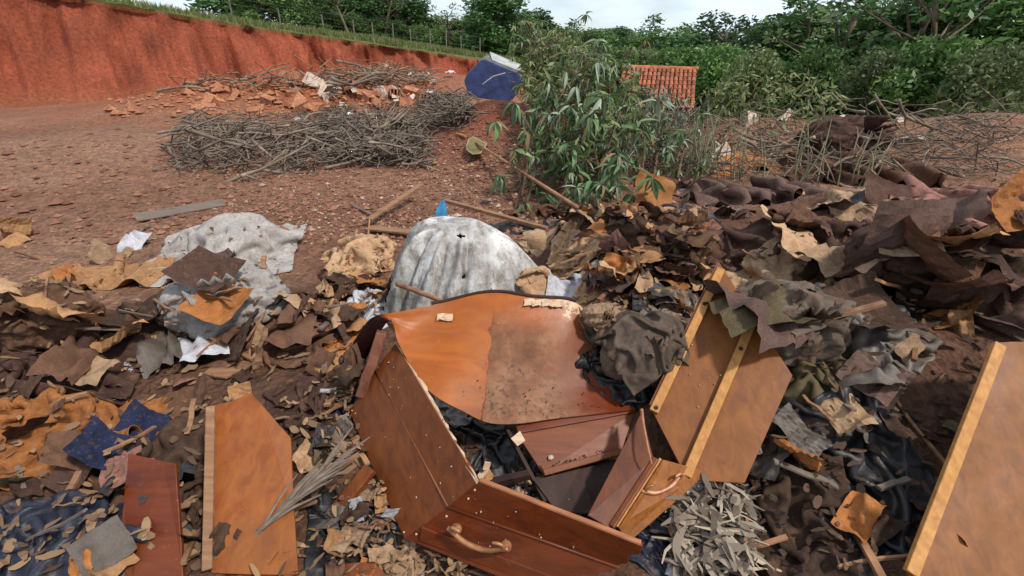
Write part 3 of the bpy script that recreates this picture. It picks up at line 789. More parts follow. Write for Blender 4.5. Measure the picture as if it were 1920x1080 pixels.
# ================================================================== leafy cut branches
M_LF1 = m_leaf('mango_leaf_dark', lin('#44603a'), lin('#73905a'), .5, .15, .38)
M_LF2 = m_leaf('mango_leaf_pale', lin('#75846b'), lin('#a3ab93'), .4, .15, .45)
M_LF3 = m_leaf('wilted_leaf', lin('#61703f'), lin('#939764'), .4, .2, .6)
M_LF4 = m_leaf('dead_leaf', lin('#6b5638'), lin('#94794f'), .4, .15, .7)
M_STEMD = m_two('dark_stem', lin('#3a2c22'), lin('#6b5540'), 8, .85, .4, 40)
def leaf_mesh(droop, w, fold, mat, nm='leaf'):
    S = [0, .12, .35, .65, .88, 1.0]; W = [.02, .5, 1.0, .85, .4, .0]; V = []; 
    for s, q in zip(S, W):
        y = s; z = -droop*s*s
        V += [[-q*w/2, y*(1-.25*droop), z + fold*q*w], [0, y*(1-.25*droop), z], [q*w/2, y*(1-.25*droop), z + fold*q*w]]
    F = []
    for i in range(5):
        F += [(i*3, i*3+1, i*3+4, i*3+3), (i*3+1, i*3+2, i*3+5, i*3+4)]
    me = mesh_data(nm, np.array(V), F, True); me.materials.append(mat); return me
leaf_me = [leaf_mesh(d, w, f, m) for m in (M_LF1, M_LF1, M_LF2) for d, w, f in ((.25, .20, .3), (.55, .24, .25), (.8, .18, .45))]
leaf_me += [leaf_mesh(.7, .22, .5, M_LF4), leaf_mesh(.45, .30, .2, M_LF1)]
leaf_wilt = [leaf_mesh(d, w, f, M_LF3) for d, w, f in ((.5, .2, .5), (.9, .24, .3), (.3, .15, .5))]
def whorl(parent, c, n, size, r, meshes, down=.25):
    for k in range(n):
        a = 2*math.pi*k/n + r.normal()*.3; el = r.normal()*.55 - down
        d = Vector((math.cos(a)*math.cos(el), math.sin(a)*math.cos(el), math.sin(el)))
        z = Vector((0, 0, 1)) - d * d.z
        if z.length < .05: z = Vector((1, 0, 0))
        z.normalize(); x = d.cross(z)
        q = Matrix((x, d, z)).transposed().to_quaternion() @ Quaternion((0, 1, 0), r.normal()*.5)
        o = link('leaf', meshes[r.integers(0, len(meshes))], None, parent)
        s = size * r.uniform(.5, 1.3)
        o.rotation_mode = 'QUATERNION'; o.rotation_quaternion = q; o.scale = (s, s, s)
        o.location = Vector(c) - parent.location + d*.01
def leafy(path, whorls, label, seed, size=.25, meshes=leaf_me, per=(8, 13), r0=.022, scat=36, down=.5, t_sc=.25):
    r = np.random.default_rng(seed)
    P = np.array([PT(*p) for p in path]); P = catmull(P, 14)
    o = thing('cut_branch', label, 'branch', P[0], 'leafy branches cut and heaped on the dump')
    mobj('stem', *tube(P, np.linspace(r0, r0*.3, 14), 6), M_STEMD, o, True)
    for k in range(int(whorls*1.6)):
        f = r.uniform(.25, 1.0) if k else 1.0
        a = P[int(f*13)]; depth = a[1]/cs
        b = a + np.array([r.normal()*scat/FPX*depth, r.normal()*t_sc, r.normal()*scat/FPX*depth])
        b[2] = max(b[2], float(surf(b[0], b[1]))+.10)
        mobj('twig', *tube(catmull([a, (a+b)/2+r.normal(size=3)*.03, b], 5), np.linspace(.009, .004, 5), 5), M_STEMD, o)
        whorl(o, b, r.integers(*per), size*.80, r, meshes, down)
    return o
leafy([(965, 396, 5.5), (985, 330, 5.6), (1006, 240, 5.8), (1055, 170, 6.2)], 8, 'leafy green branch with a dark bare stem leaning beside the dirt mound', 51)
leafy([(985, 388, 5.6), (1010, 300, 5.7), (1045, 210, 6.0), (1095, 100, 6.5)], 13, 'tallest leafy cut branch, its tip rising against the wood', 52)
leafy([(1080, 380, 5.6), (1085, 330, 5.6), (1075, 280, 5.6), (1060, 235, 5.8)], 11, 'dark leafy branch with low hanging leaves over the pole', 53)
leafy([(1118, 375, 5.7), (1122, 320, 5.7), (1110, 260, 5.8), (1100, 190, 6.1)], 11, 'leafy branch standing upright in the middle of the green heap', 54)
leafy([(1138, 362, 5.6), (1128, 318, 5.6), (1150, 250, 5.9), (1175, 170, 6.3)], 10, 'leafy branch forking towards the tiled shed', 55, scat=30)
leafy([(1190, 350, 5.5), (1205, 310, 5.5), (1208, 262, 5.5)], 4, 'short branch ending in one broad whorl of pale leaves', 56, .28, scat=14)
leafy([(1120, 388, 5.0), (1145, 372, 4.95), (1155, 352, 4.9)], 6, 'low leafy sprig lying in front of the green heap', 57, .19, scat=22)
leafy([(1040, 392, 5.2), (1060, 372, 5.2), (1085, 356, 5.2)], 5, 'small leafy sprig lying beside the long pole', 58, .18, scat=18)
leafy([(1160, 330, 6.2), (1185, 250, 6.4), (1220, 195, 6.6)], 8, 'twiggy branch with sparse leaves below the tiled roof', 59, .18, scat=30)
leafy([(1010, 300, 6.8), (1030, 180, 7.2), (1010, 90, 7.6)], 14, 'wilting olive branch at the back of the green heap', 60, .20, leaf_me+leaf_wilt*3, scat=36)
leafy([(1030, 260, 7.2), (1025, 150, 7.5), (1000, 85, 7.8)], 14, 'wilting olive branch drooping over the blue box', 61, .20, leaf_me[:3]+leaf_wilt*3, scat=28)
leafy([(1060, 250, 7.4), (1062, 160, 7.6), (1050, 92, 7.8)], 13, 'wilting branch with pale twisted leaves between the olive branches', 62, .20, leaf_wilt*2+leaf_me, scat=30)
leafy([(1140, 250, 7.0), (1145, 180, 7.2), (1130, 130, 7.4)], 9, 'wilted branch at the right shoulder of the green heap', 63, .19, leaf_wilt*2+leaf_me, scat=30)
leafy([(1225, 335, 6.4), (1235, 280, 6.6), (1262, 215, 6.9)], 9, 'pale leafy branch spreading in front of the shed eaves', 64, .20, leaf_me+leaf_wilt, scat=30)
leafy([(1270, 335, 6.6), (1280, 290, 6.8), (1300, 225, 7.1)], 8, 'leafy branch leaning into the upright weed stalks', 65, .19, leaf_me+leaf_wilt, scat=26)
leafy([(1075, 300, 6.2), (1095, 180, 6.4), (1120, 105, 6.6)], 10, 'leafy branch behind the tallest one, reaching towards the far hill', 66, .23, leaf_me, scat=30)
# leaves that fill the heap
def heap_leaves(n, cx, cy, rx, ry, t0, t1, label, seed, mat, size=.14):
    r = np.random.default_rng(seed); Vs = []
    for i in range(n):
        a, q = r.uniform(0, 6.28), r.random()**.5
        px, py = cx + math.cos(a)*q*rx, cy + math.sin(a)*q*ry
        p = PT(px, py, r.uniform(t0, t1) + (cy-py)*.006)
        if p[2] < float(surf(p[0], p[1])) + .02: continue
        d = r.normal(size=3); d[2] -= .5; d /= np.linalg.norm(d); b = np.cross(d, r.normal(size=3)); b /= np.linalg.norm(b)
        s = size*r.uniform(.6, 1.3); u = np.cross(d, b)
        Vs.append(np.array([p, p+d*s*.4+b*s*.13+u*s*.03, p+d*s, p+d*s*.4-b*s*.13+u*s*.03]))
    V = np.concatenate(Vs); F = (np.arange(len(Vs))[:, None]*4 + np.array([0, 1, 2, 3])).tolist()
    return stuff(tag(mobj('foliage', V, F, mat), label, 'foliage'))
heap_leaves(3800, 1046, 138, 68, 76, 7.2, 8.2, 'mass of small olive leaves at the back of the green heap', 71, M_LF3)
heap_leaves(1600, 1090, 225, 95, 120, 6.3, 7.3, 'dark inner leaves of the green heap', 72, M_LF1, .17)
heap_leaves(900, 1105, 190, 95, 110, 6.0, 6.6, 'wilted olive leaves hanging through the green heap', 75, M_LF3, .15)
heap_leaves(1300, 1200, 225, 90, 65, 6.8, 7.6, 'thin leaves on the sprawling twigs by the shed', 73, M_LF2, .12)
heap_leaves(700, 1450, 190, 140, 60, 8.0, 9.5, 'mass of pale leaves on the brush at the far side of the rubble', 74, M_LF3, .16)
brushwood([(960, 80, 1100, 220), (1100, 150, 1250, 330)], (60, 160), 'bare twigs poking out of the green heap', 14, .006, (.3, .9), .9, M_STEMD)
# upright dry stalks
def stalk_tuft(px, py, n, h, label, seed):
    p, t = G(px, py); r = np.random.default_rng(seed)
    o = thing('weed_tuft', label, 'weeds', p, 'upright dry weeds on the rubble')
    for i in range(n):
        b = p + [r.normal()*.12, r.normal()*.12, -.03]; tpt = b + np.array([r.normal()*.16, r.normal()*.16, h*r.uniform(.6, 1.1)])
        mobj('stalk', *tube(catmull([b, (b+tpt)/2+r.normal(size=3)*.05, tpt], 6), np.linspace(.012, .005, 6), 5), M_WEED, o)
M_WEED = m_two('weed_stalk', lin('#6e7456'), lin('#a09a78'), 5, .8, .3, 40, tint=.3)
for i, (px, py, n, h) in enumerate(((1288, 335, 12, .9), (1308, 325, 10, .95), (1268, 320, 8, .6), (1340, 330, 10, .9), (1400, 335, 9, .8), (1240, 320, 7, .5), (1500, 340, 9, .8), (1620, 350, 9, .8))):
    stalk_tuft(px, py, n, h, 'upright grey green weed stalks on the rubble', 300+i)

# ================================================================== near things: wood, coffin boards
W_RED = m_wood('varnish_red', lin('#4c1b06'), lin('#73300c'), .30, 'X', .7, .30, '#6b4322', .0)
W_BRN = m_wood('varnish_brown', lin('#57270a'), lin('#7e4012'), .33, 'Y', .7, .25, '#7a5230', .0)
W_DARK = m_wood('varnish_dark', lin('#24120b'), lin('#3a1e12'), .55, 'Y', 1.0, .5, '#3c2f26')
W_PINE = m_wood('raw_pine', lin('#a36c38'), lin('#c9914f'), .6, 'Y', 1.0, .25, '#7d5a3b', 0, False)
W_RAW = m_wood('raw_splintered', lin('#b08a66'), lin('#d8c0a4'), .8, 'X', 1.0, .3, '#8a6a50', 0, False)
W_OLD = m_wood('old_plank', lin('#745038'), lin('#a57c5a'), .75, 'X', 1.0, .5, '#5a4536', 0)
W_GREY = m_wood('grey_plank', lin('#5c4d42'), lin('#857566'), .8, 'X', 1.0, .4, '#5a4a3e', 0, False)
M_BRONZE = m_two('aged_brass', lin('#8a5a38'), lin('#c08a60'), 18, .45, .3, 80, .004)
MATS['aged_brass'].node_tree.nodes['Principled BSDF'].inputs['Metallic'].default_value = .35

def quadgrid(a, b, c, d, nu, nv, jag=None):
    """a-b along u at v=0, d-c along u at v=1"""
    a, b, c, d = (np.asarray(p, float) for p in (a, b, c, d))
    u = np.linspace(0, 1, nu)[:, None, None]; v = np.linspace(0, 1, nv)[None, :, None]
    return (a*(1-u) + b*u)*(1-v) + (d*(1-u) + c*u)*v
def handle_bow(parent, p0, p1, out, mat, r=.008, sag=.03, nm='handle'):
    """two posts on rosettes and a bowed bar between them"""
    p0, p1, out = (np.asarray(q, float) for q in (p0, p1, out)); L = np.linalg.norm(p1-p0); ax = (p1-p0)/L
    out = out/np.linalg.norm(out); dn = np.array([0, 0, -1.0])
    top0, top1 = p0 + out*.035, p1 + out*.035
    bar = catmull([top0 - ax*.018 + dn*-.010, top0, top0*.75+top1*.25 + out*.012 + dn*sag*.8, (top0+top1)/2 + out*.014 + dn*sag, top0*.25+top1*.75 + out*.012 + dn*sag*.8, top1, top1 + ax*.018 + dn*-.010], 26)
    bar = bar + np.cumsum(np.random.default_rng(3).normal(size=(26, 3))*.0004, axis=0)
    h = mobj(nm, *tube(bar, r*(1+.25*np.sin(np.linspace(0, np.pi, 26))), 10), mat, parent, True)
    for tq, sg in ((top0, 1), (top1, -1)):
        hk = catmull([tq - dn*-.004, tq - dn*.016 + out*.006, tq - dn*.022 + ax*sg*.014 + out*.012, tq - dn*.018 + ax*sg*.032 + out*.014], 12)
        mobj('curl', *tube(hk, np.linspace(r*1.1, r*.6, 12), 8), mat, parent, True).parent = h
    for q, tq in ((p0, top0), (p1, top1)):
        mobj('bracket', *tube([q - out*.004, q + out*.006, q + out*.012, tq], [.020, .018, .009, .009], 12), mat, parent, True).parent = h
    return h

# ---- broken coffin shell, two walls meeting at a mitred corner
R0, R1, R2 = PZ(742, 643, .42), PZ(897, 903, .36), PZ(1203, 1024, .33)
G0, G1, G2 = PZ(703, 692, .30), PZ(840, 950, .235), PZ(1163, 1064, .20)
B0, B1, B2 = PZ(655, 770, .14), PZ(758, 1010, .075), PZ(1010, 1112, .06)
cof = thing('broken_coffin', 'broken varnished coffin shell, two red brown walls joined at a corner, with brass handle', 'coffin', (B1[0], B1[1], .05))
def wall_panel(nm, a, b, c, d, th, mat, nu=22, nv=5, jag_v1=0.0, seed=0, bow=0.0, cut=None):
    g = quadgrid(a, b, c, d, nu, nv); r = np.random.default_rng(seed)
    n = np.cross(g[-1, 0]-g[0, 0], g[0, -1]-g[0, 0]); n /= np.linalg.norm(n)
    if bow: g += n * (bow*np.sin(np.linspace(0, np.pi, nu)))[:, None, None]
    if jag_v1:
        j = np.cumsum(r.normal(size=nu))*.3 + r.normal(size=nu); g[:, -1] += (g[:, -1]-g[:, -2]) * (jag_v1*j)[:, None]
    if cut is not None:
        for j in range(nv): g[-1, j] += (g[-1, j]-g[-2, j]) * cut[j]
    return bevel(mobj(nm, *shell(g, th), mat, cof, True), .002, 2)
def fix_shade(o):
    o.data.polygons.foreach_set('use_smooth', np.zeros(len(o.data.polygons), dtype=bool)); return o
lp = fix_shade(wall_panel('upper_panel', G0, G1, R1, R0, .014, W_BRN, bow=.004))
lw = fix_shade(wall_panel('lower_panel', B0, B1, G1, G0, .014, W_BRN, bow=.006))
rp1 = fix_shade(wall_panel('upper_panel', G1, G2, R2, R1, .014, W_RED, cut=(-.6, .3, -.2, .5, .1)))
rp2 = fix_shade(wall_panel('lower_panel', B1, B2, G2, G1, .014, W_RED, cut=(.4, -.3, .2, -.2, 0)))
nl = np.cross(G1-G0, R0-G0); nl /= np.linalg.norm(nl); nr = np.cross(G2-G1, R1-G1); nr /= np.linalg.norm(nr)
nl *= -np.sign(nl[0]); nr *= -np.sign(nr[1])
mobj('ridge_moulding', *tube([G0+nl*.002, G1+nl*.002], .0045, 8), W_BRN, cof, True)
mobj('ridge_moulding', *tube([G1+nr*.002, G2+nr*.002], .0045, 8), W_RED, cof, True)
# torn pale rim of the left wall, clean rim strip on the right one
rr2 = np.random.default_rng(5); nseg = 34
f = np.linspace(0, 1, nseg)
rim = R0[None]*(1-f[:, None]) + R1[None]*f[:, None]
inw = -nl*1.0; updir = (R0-G0)/np.linalg.norm(R0-G0)
wid = .004 + .017*np.exp(-((f-.52)/.30)**2) + .003*rr2.normal(size=nseg)
V = []; 
for i in range(nseg):
    a = rim[i] + updir*(.003+.002*rr2.normal()); b = a + inw*max(.006, wid[i]) + updir*.003*rr2.normal(); c = b - updir*.012; d = a - updir*.012
    V += [a, b, c, d]
mobj('splintered_rim', V, [(i*4+k, i*4+(k+1) % 4, i*4+4+(k+1) % 4, i*4+4+k) for i in range(nseg-1) for k in range(4)] + [(3, 2, 1, 0), tuple((nseg-1)*4+k for k in range(4))], W_RAW, cof)
up2 = (R1-G1)/np.linalg.norm(R1-G1)
bevel(mobj('rim_strip', *beam(R1+up2*.004-nr*.007, R2*.99+R1*.01+up2*.004-nr*.007, .017, .009, up2, nseg=8, wob=.0007), m_wood('rim_wood', lin('#8d5634'), lin('#b97c54'), .5, 'X', 1, .25, '#6e4a34', 0, False), cof), .002)
# base moulding on the right wall, with its groove
lowdir = (B1-G1)/np.linalg.norm(B1-G1)
mA, mB = B1*.45+G1*.55, B2*.45+G2*.55
bevel(mobj('base_moulding', *beam(mA+lowdir*.062+nr*.004+(mB-mA)*.04, mB+lowdir*.062+nr*.004, .010, .052, lowdir), W_RED, cof), .003)
for a, b, nn in ((.30, .02, nr), (.72, .10, nr)):
    pass
hp0, hp1 = PZ(893, 1012, .155) , PZ(975, 1050, .135)
hp0 = G1 + (G2-G1)*.16 + lowdir*.075 + nr*.012; hp1 = G1 + (G2-G1)*.46 + lowdir*.070 + nr*.012
handle_bow(cof, hp0, hp1, nr*.8+np.array([0, 0, .45]), M_BRONZE, .0075, .030)
# nails at the mitre
for q, nn in ((R1*.75+G1*.25+(R2-R1)*.03, nr), (R1*.45+G1*.55+(R2-R1)*.05, nr), (G1*.8+B1*.2+(G2-G1)*.05, nr), (G1*.2+B1*.8+(B2-B1)*.03, nr), (B1*.95+G1*.05+(B0-B1)*.03, nl)):
    mobj('nail', *tube([q, q+nn*.004], [.004, .003], 8), W_RAW, cof)
# dark end post at the far end of the left wall
bevel(mobj('end_post', *beam(PZ(716, 622, .47), PZ(676, 742, .20), .075, .045, (1, .3, .2), nseg=6, wob=.003), m_wood('worn_post', lin('#4a2112'), lin('#86503a'), .6, 'Z', .5, .5, '#7a5540', 0), cof), .004)

# ---- big curled orange veneer lid
Fp = [(672, 712, .16), (690, 668, .32), (712, 625, .45), (727, 604, .51), (738, 602, .525), (748, 645, .45), (800, 728, .355), (868, 771, .29), (940, 796, .25), (1060, 783, .235), (1190, 766, .235)]
Bp = [(638, 706, .22), (656, 655, .38), (684, 607, .50), (708, 591, .54), (738, 586, .552), (832, 567, .56), (920, 549, .60), (1000, 558, .585), (1084, 569, .55), (1112, 625, .42), (1140, 692, .31)]
Fc, Bc = catmull([PZ(*p) for p in Fp], 64), catmull([PZ(*p) for p in Bp], 64)
nvv = 22; vv = np.linspace(0, 1, nvv)
Pg = Fc[:, None]*(1-vv[None, :, None]) + Bc[:, None]*vv[None, :, None]
dz = .030*np.sin(vv*np.pi)[None, :] * sstep(18, 32, np.arange(64))[:, None] * -1.0
uu2, vv2 = np.meshgrid(np.arange(64)/63., vv, indexing='ij')
Pg[..., 2] += dz + .007*fbm(uu2*7, vv2*5, 91, 3)
lidV, lidF = shell(Pg, .006)
uvl = np.stack([uu2, vv2], -1).reshape(-1, 2)
def m_lid():
    m, nt, b = nmat('orange_veneer')
    uv = nt.nodes.new('ShaderNodeUVMap').outputs['UV']; v = coords(nt)
    sep = nt.nodes.new('ShaderNodeSeparateXYZ'); nt.links.new(uv, sep.inputs[0])
    f = noise(nt, coords(nt, 'Object', (3, 9, 6)), 1.6, 6, .6, .8)
    rw = ramp(nt, [(.3, lin('#8a420a')), (.7, lin('#a85a10'))]); nt.links.new(f, rw.inputs['Fac'])
    # redder varnish towards the shed-side end
    fr_ = noise(nt, v, 2.2, 3)
    ad = node(nt, 'ShaderNodeMath', operation='MULTIPLY_ADD'); nt.links.new(fr_, ad.inputs[0]); ad.inputs[1].default_value = .25; nt.links.new(sep.outputs['X'], ad.inputs[2])
    rr = ramp(nt, [(.82, (0, 0, 0)), (1.0, (1, 1, 1))]); nt.links.new(ad.outputs[0], rr.inputs['Fac'])
    c = mixc(nt, rr.outputs['Color'], rw.outputs['Color'], lin('#6a2a10'))
    rk = ramp(nt, [(.30, lin('#33170c')), (.36, (1, 1, 1))]); nt.links.new(sep.outputs['X'], rk.inputs['Fac'])  # shade on the curled left leg, multiplied into the veneer colour
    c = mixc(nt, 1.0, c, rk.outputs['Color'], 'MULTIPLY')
    # worn patch with a ragged edge
    nn = noise(nt, v, 9, 6, .65)
    wx = node(nt, 'ShaderNodeMath', operation='MULTIPLY_ADD'); nt.links.new(nn, wx.inputs[0]); wx.inputs[1].default_value = .05; nt.links.new(sep.outputs['X'], wx.inputs[2])
    wz = node(nt, 'ShaderNodeMath', operation='MULTIPLY_ADD'); nt.links.new(sep.outputs['Y'], wz.inputs[0]); wz.inputs[1].default_value = .15; nt.links.new(wx.outputs[0], wz.inputs[2])
    ra = ramp(nt, [(.775, (0, 0, 0)), (.778, (1, 1, 1)), (.90, (1, 1, 1)), (1.0, (0, 0, 0))]); nt.links.new(wz.outputs[0], ra.inputs['Fac'])
    wy = node(nt, 'ShaderNodeMath', operation='MULTIPLY_ADD'); nt.links.new(nn, wy.inputs[0]); wy.inputs[1].default_value = .22; nt.links.new(sep.outputs['Y'], wy.inputs[2])
    rb = ramp(nt, [(.80, (1, 1, 1)), (.98, (0, 0, 0))]); nt.links.new(wy.outputs[0], rb.inputs['Fac'])
    wm = node(nt, 'ShaderNodeMath', operation='MULTIPLY'); nt.links.new(ra.outputs['Color'], wm.inputs[0]); nt.links.new(rb.outputs['Color'], wm.inputs[1])
    pn2 = noise(nt, v, 7, 8, .7); rp2 = ramp(nt, [(.32, lin('#553018')), (.48, lin('#74492e')), (.66, lin('#956b4c'))]); nt.links.new(pn2, rp2.inputs['Fac'])
    c = mixc(nt, wm.outputs[0], c, rp2.outputs['Color'])
    # dark mould specks in the patch
    sn_ = noise(nt, v, 42, 5, .75); rs = ramp(nt, [(.50, (0, 0, 0)), (.60, (1, 1, 1))]); nt.links.new(sn_, rs.inputs['Fac'])
    big = noise(nt, v, 6, 3); rbg = ramp(nt, [(.46, (0, 0, 0)), (.58, (1, 1, 1))]); nt.links.new(big, rbg.inputs['Fac'])
    s1 = node(nt, 'ShaderNodeMath', operation='MULTIPLY'); nt.links.new(rs.outputs['Color'], s1.inputs[0]); nt.links.new(rbg.outputs['Color'], s1.inputs[1])
    s2 = node(nt, 'ShaderNodeMath', operation='MULTIPLY'); nt.links.new(s1.outputs[0], s2.inputs[0]); nt.links.new(wm.outputs[0], s2.inputs[1])
    c = mixc(nt, s2.outputs[0], c, lin('#3c281c'))
    # pale peeled flecks along the top edge, in the far half
    pn = noise(nt, v, 30, 5, .7)
    px_ = ramp(nt, [(.70, (0, 0, 0)), (.78, (1, 1, 1))]); nt.links.new(sep.outputs['X'], px_.inputs['Fac'])
    py_ = ramp(nt, [(.80, (0, 0, 0)), (1.0, (1, 1, 1))]); nt.links.new(sep.outputs['Y'], py_.inputs['Fac'])
    pp = node(nt, 'ShaderNodeMath', operation='MULTIPLY'); nt.links.new(px_.outputs['Color'], pp.inputs[0]); nt.links.new(py_.outputs['Color'], pp.inputs[1])
    pm = node(nt, 'ShaderNodeMath', operation='MULTIPLY_ADD'); nt.links.new(pp.outputs[0], pm.inputs[0]); pm.inputs[1].default_value = .30; nt.links.new(pn, pm.inputs[2])
    rpn = ramp(nt, [(.70, (0, 0, 0)), (.73, (1, 1, 1))]); nt.links.new(pm.outputs[0], rpn.inputs['Fac'])
    c = mixc(nt, rpn.outputs['Color'], c, lin('#c39a72'))
    # dust film, fine scratches
    dn = noise(nt, v, 3, 5); rd = ramp(nt, [(.45, (0, 0, 0)), (.8, (.45, .45, .45))]); nt.links.new(dn, rd.inputs['Fac'])
    c = mixc(nt, rd.outputs['Color'], c, lin('#8f6a50'))
    nt.links.new(c, b.inputs['Base Color'])
    ro = node(nt, 'ShaderNodeMath', operation='MULTIPLY_ADD'); nt.links.new(wm.outputs[0], ro.inputs[0]); ro.inputs[1].default_value = .34; ro.inputs[2].default_value = .43
    nt.links.new(ro.outputs[0], b.inputs['Roughness'])
    b.inputs['Specular IOR Level'].default_value = .4
    n1 = bump(nt, b, wm.outputs[0], 1.0, -.004)
    bump(nt, b, noise(nt, v, 25, 5), .12, .01, n1)
    return m
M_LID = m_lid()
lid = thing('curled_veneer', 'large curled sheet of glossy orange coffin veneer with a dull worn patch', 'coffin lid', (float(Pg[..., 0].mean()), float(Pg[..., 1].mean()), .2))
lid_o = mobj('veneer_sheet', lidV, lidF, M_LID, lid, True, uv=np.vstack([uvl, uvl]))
sm = lid_o.modifiers.new('es', 'EDGE_SPLIT'); sm.split_angle = math.radians(50)
top_edge = Bc[30:51] + np.array([0, .004, .006])
bevel(mobj('edge_moulding', *tube(top_edge, .008, 6), W_DARK, lid), .001)
rr3 = np.random.default_rng(8)
for i in range(7):           # torn paper backing left on the rim and patch edge
    k = 44 + i if i < 5 else 33 + (i-5); j = 20 if i < 5 else 15
    p = Pg[k, j] + np.array([0, -.004, .006])
    g = np.array([[p + [a*.022 + rr3.normal()*.004, b*.016 + rr3.normal()*.004, .012*rr3.random() + b*.008] for b in (-1, 0, 1)] for a in (-1, 0, 1)])
    mobj('peeling_flake', *shell(g, .0012), W_RAW, lid)

# ---- moulded panel below the lid
mp_ = thing('moulded_panel', 'small red brown panel framed by two mouldings, lying under the curled lid', 'panel', PZ(1080, 860, .06))
q0, q1, q2, q3 = PZ(968, 812, .20), PZ(1190, 772, .21), PZ(1165, 848, .13), PZ(1018, 888, .12)
bevel(mobj('panel', *plate([q3, q2, q1, q0], .012), m_wood('panel_red', lin('#5c270a'), lin('#804014'), .34, 'X', .7, .3, '#754a28', 0), mp_), .002)
un2 = np.cross(q2-q3, q0-q3); un2 /= np.linalg.norm(un2)
bevel(mobj('moulding', *beam(q0+un2*.010+[0, .012, 0], q1+un2*.010+[0, .012, 0], .034, .014, un2), W_RED, mp_), .004)
bevel(mobj('moulding', *beam(q3+un2*.008, q2+un2*.008, .026, .014, un2), W_BRN, mp_), .004)
bevel(mobj('edge_strip', *beam(PZ(948, 802, .19), PZ(1022, 942, .06), .016, .024), W_DARK, mp_), .002)
mobj('torn_corner', *plate([PZ(958, 822, .215), PZ(970, 836, .21), PZ(985, 826, .215), PZ(975, 808, .22)], .003), W_RAW, mp_)
pb = thing('plaster_lump', 'round pale plaster lump on the edge of the moulded panel', 'plaster', PZ(1032, 862, .14))
lump = chunk_mesh(55, M_PALE, 'lump'); o = link('lump', lump, None, pb); o.scale = (.035, .03, .04); o.location = (0, 0, .012); subsurf(o, 2)
for i, (a, b, c, d, m) in enumerate((((1000, 900), (1088, 878), (1118, 965), (1042, 958), W_DARK), ((1075, 882), (1160, 860), (1190, 930), (1110, 958), W_DARK))):
    z = .055 - .012*i
    o = bevel(mobj('dark_board', *plate([PZ(*d, z), PZ(*c, z), PZ(*b, z+.06), PZ(*a, z+.06)], .012), m), .002)
    tag(o, ('dark dusty board below the moulded panel, next to the coffin rim', 'dark dusty board below the moulded panel, next to the standing coffin wall')[i], 'board')

# ---- coffin wall with a handle, right of the panel
cw_ = thing('coffin_wall', 'dark brown coffin wall section standing on edge with a curved brass handle', 'coffin', PZ(1160, 980, .02))
L0, L1, L2 = PZ(1203, 772, .31), PZ(1150, 872, .24), PZ(1102, 966, .155)
M0, M1_ = PZ(1226, 862, .235), PZ(1142, 990, .115)
N0, N1 = PZ(1330, 885, .17), PZ(1176, 1020, .03)
bevel(mobj('upper_panel', *plate([L2, M1_, M0, L0], .012), m_wood('varnish_dark_red', lin('#4a1f09'), lin('#6c3410'), .42, 'Y', .7, .4, '#5c3c22', 0), cw_), .002)
bevel(mobj('ridge_moulding', *beam(M1_+[.008, 0, .004], M0+[.008, 0, .006], .022, .016), W_BRN, cw_), .004)
bevel(mobj('ridge_moulding', *beam(M1_+[.026, .004, .002], M0+[.026, .004, .002], .009, .012), W_PINE, cw_), .003)
bevel(mobj('lower_panel', *plate([N1, N0, M0+[.036, .004, -.004], M1_+[.036, .004, -.004]], .012), m_wood('varnish_tan', lin('#713a0e'), lin('#9c5f22'), .5, 'Y', 1, .4, '#7a5a40'), cw_), .002)
nrm2 = np.cross(N0-N1, M0-N1); nrm2 /= np.linalg.norm(nrm2); nrm2 *= np.sign(nrm2[2])
ha = PZ(1202, 918, .145); hb_ = PZ(1266, 892, .16)
handle_bow(cw_, ha, hb_, nrm2, M_BRONZE, .0072, .028)
tw = catmull([PZ(1203, 768, .33), PZ(1207, 800, .325), PZ(1216, 845, .30), PZ(1222, 870, .27)], 8)
mobj('split_splinter', *tube(tw, np.linspace(.007, .003, 8), 5), m_wood('splinter_pink', lin('#8f5a3c'), lin('#b98260'), .7, 'Z', 1, .2, '#6e4a34', 0, False), cw_)

# ---- long panel with pine battens leaning at the right
P1, P2, P5 = PZ(1222, 768, .30), PZ(1330, 540, .66), PZ(1288, 888, .165)
va, vb = P2-P1, P5-P1
pan = thing('battened_panel', 'large brown coffin panel leaning with two raw pine battens nailed on', 'panel', PZ(1290, 900, .05))
vn = np.cross(vb, va); vn /= np.linalg.norm(vn); vn *= np.sign(vn[2])
bevel(mobj('panel', *plate([P1-vb*.06, P1+vb*1.05-va*.02, P1+vb*1.9+va*.35, P1+vb*2.0+va*1.15, P1-vb*.06+va*1.22], .012, vn), m_wood('panel_tan', lin('#6b380e'), lin('#8c5219'), .45, 'Y', .6, .35, '#7a5530', 0), pan), .002)
bevel(mobj('batten', *beam(P1+vn*.013+vb*.05, P1+va*1.18+vn*.013+vb*.05, .036, .022, vn), W_PINE, pan), .003)
bevel(mobj('batten', *beam(P1+vb*1.0+vn*.013+va*-.02, P1+vb*1.0+va*1.12+vn*.013, .036, .024, vn), W_PINE, pan), .003)
bevel(mobj('back_strip', *beam(P1-vb*.055+vn*.004, P1+va*1.2-vb*.055+vn*.004, .012, .022, vn), W_BRN, pan), .002)
for a_, b_ in ((.86, .05), (.03, .06), (.9, 1.0)):
    q = P1+va*a_+vb*b_+vn*.024; mobj('screw', *tube([q, q+vn*.004], [.009, .008], 10), W_DARK, pan)

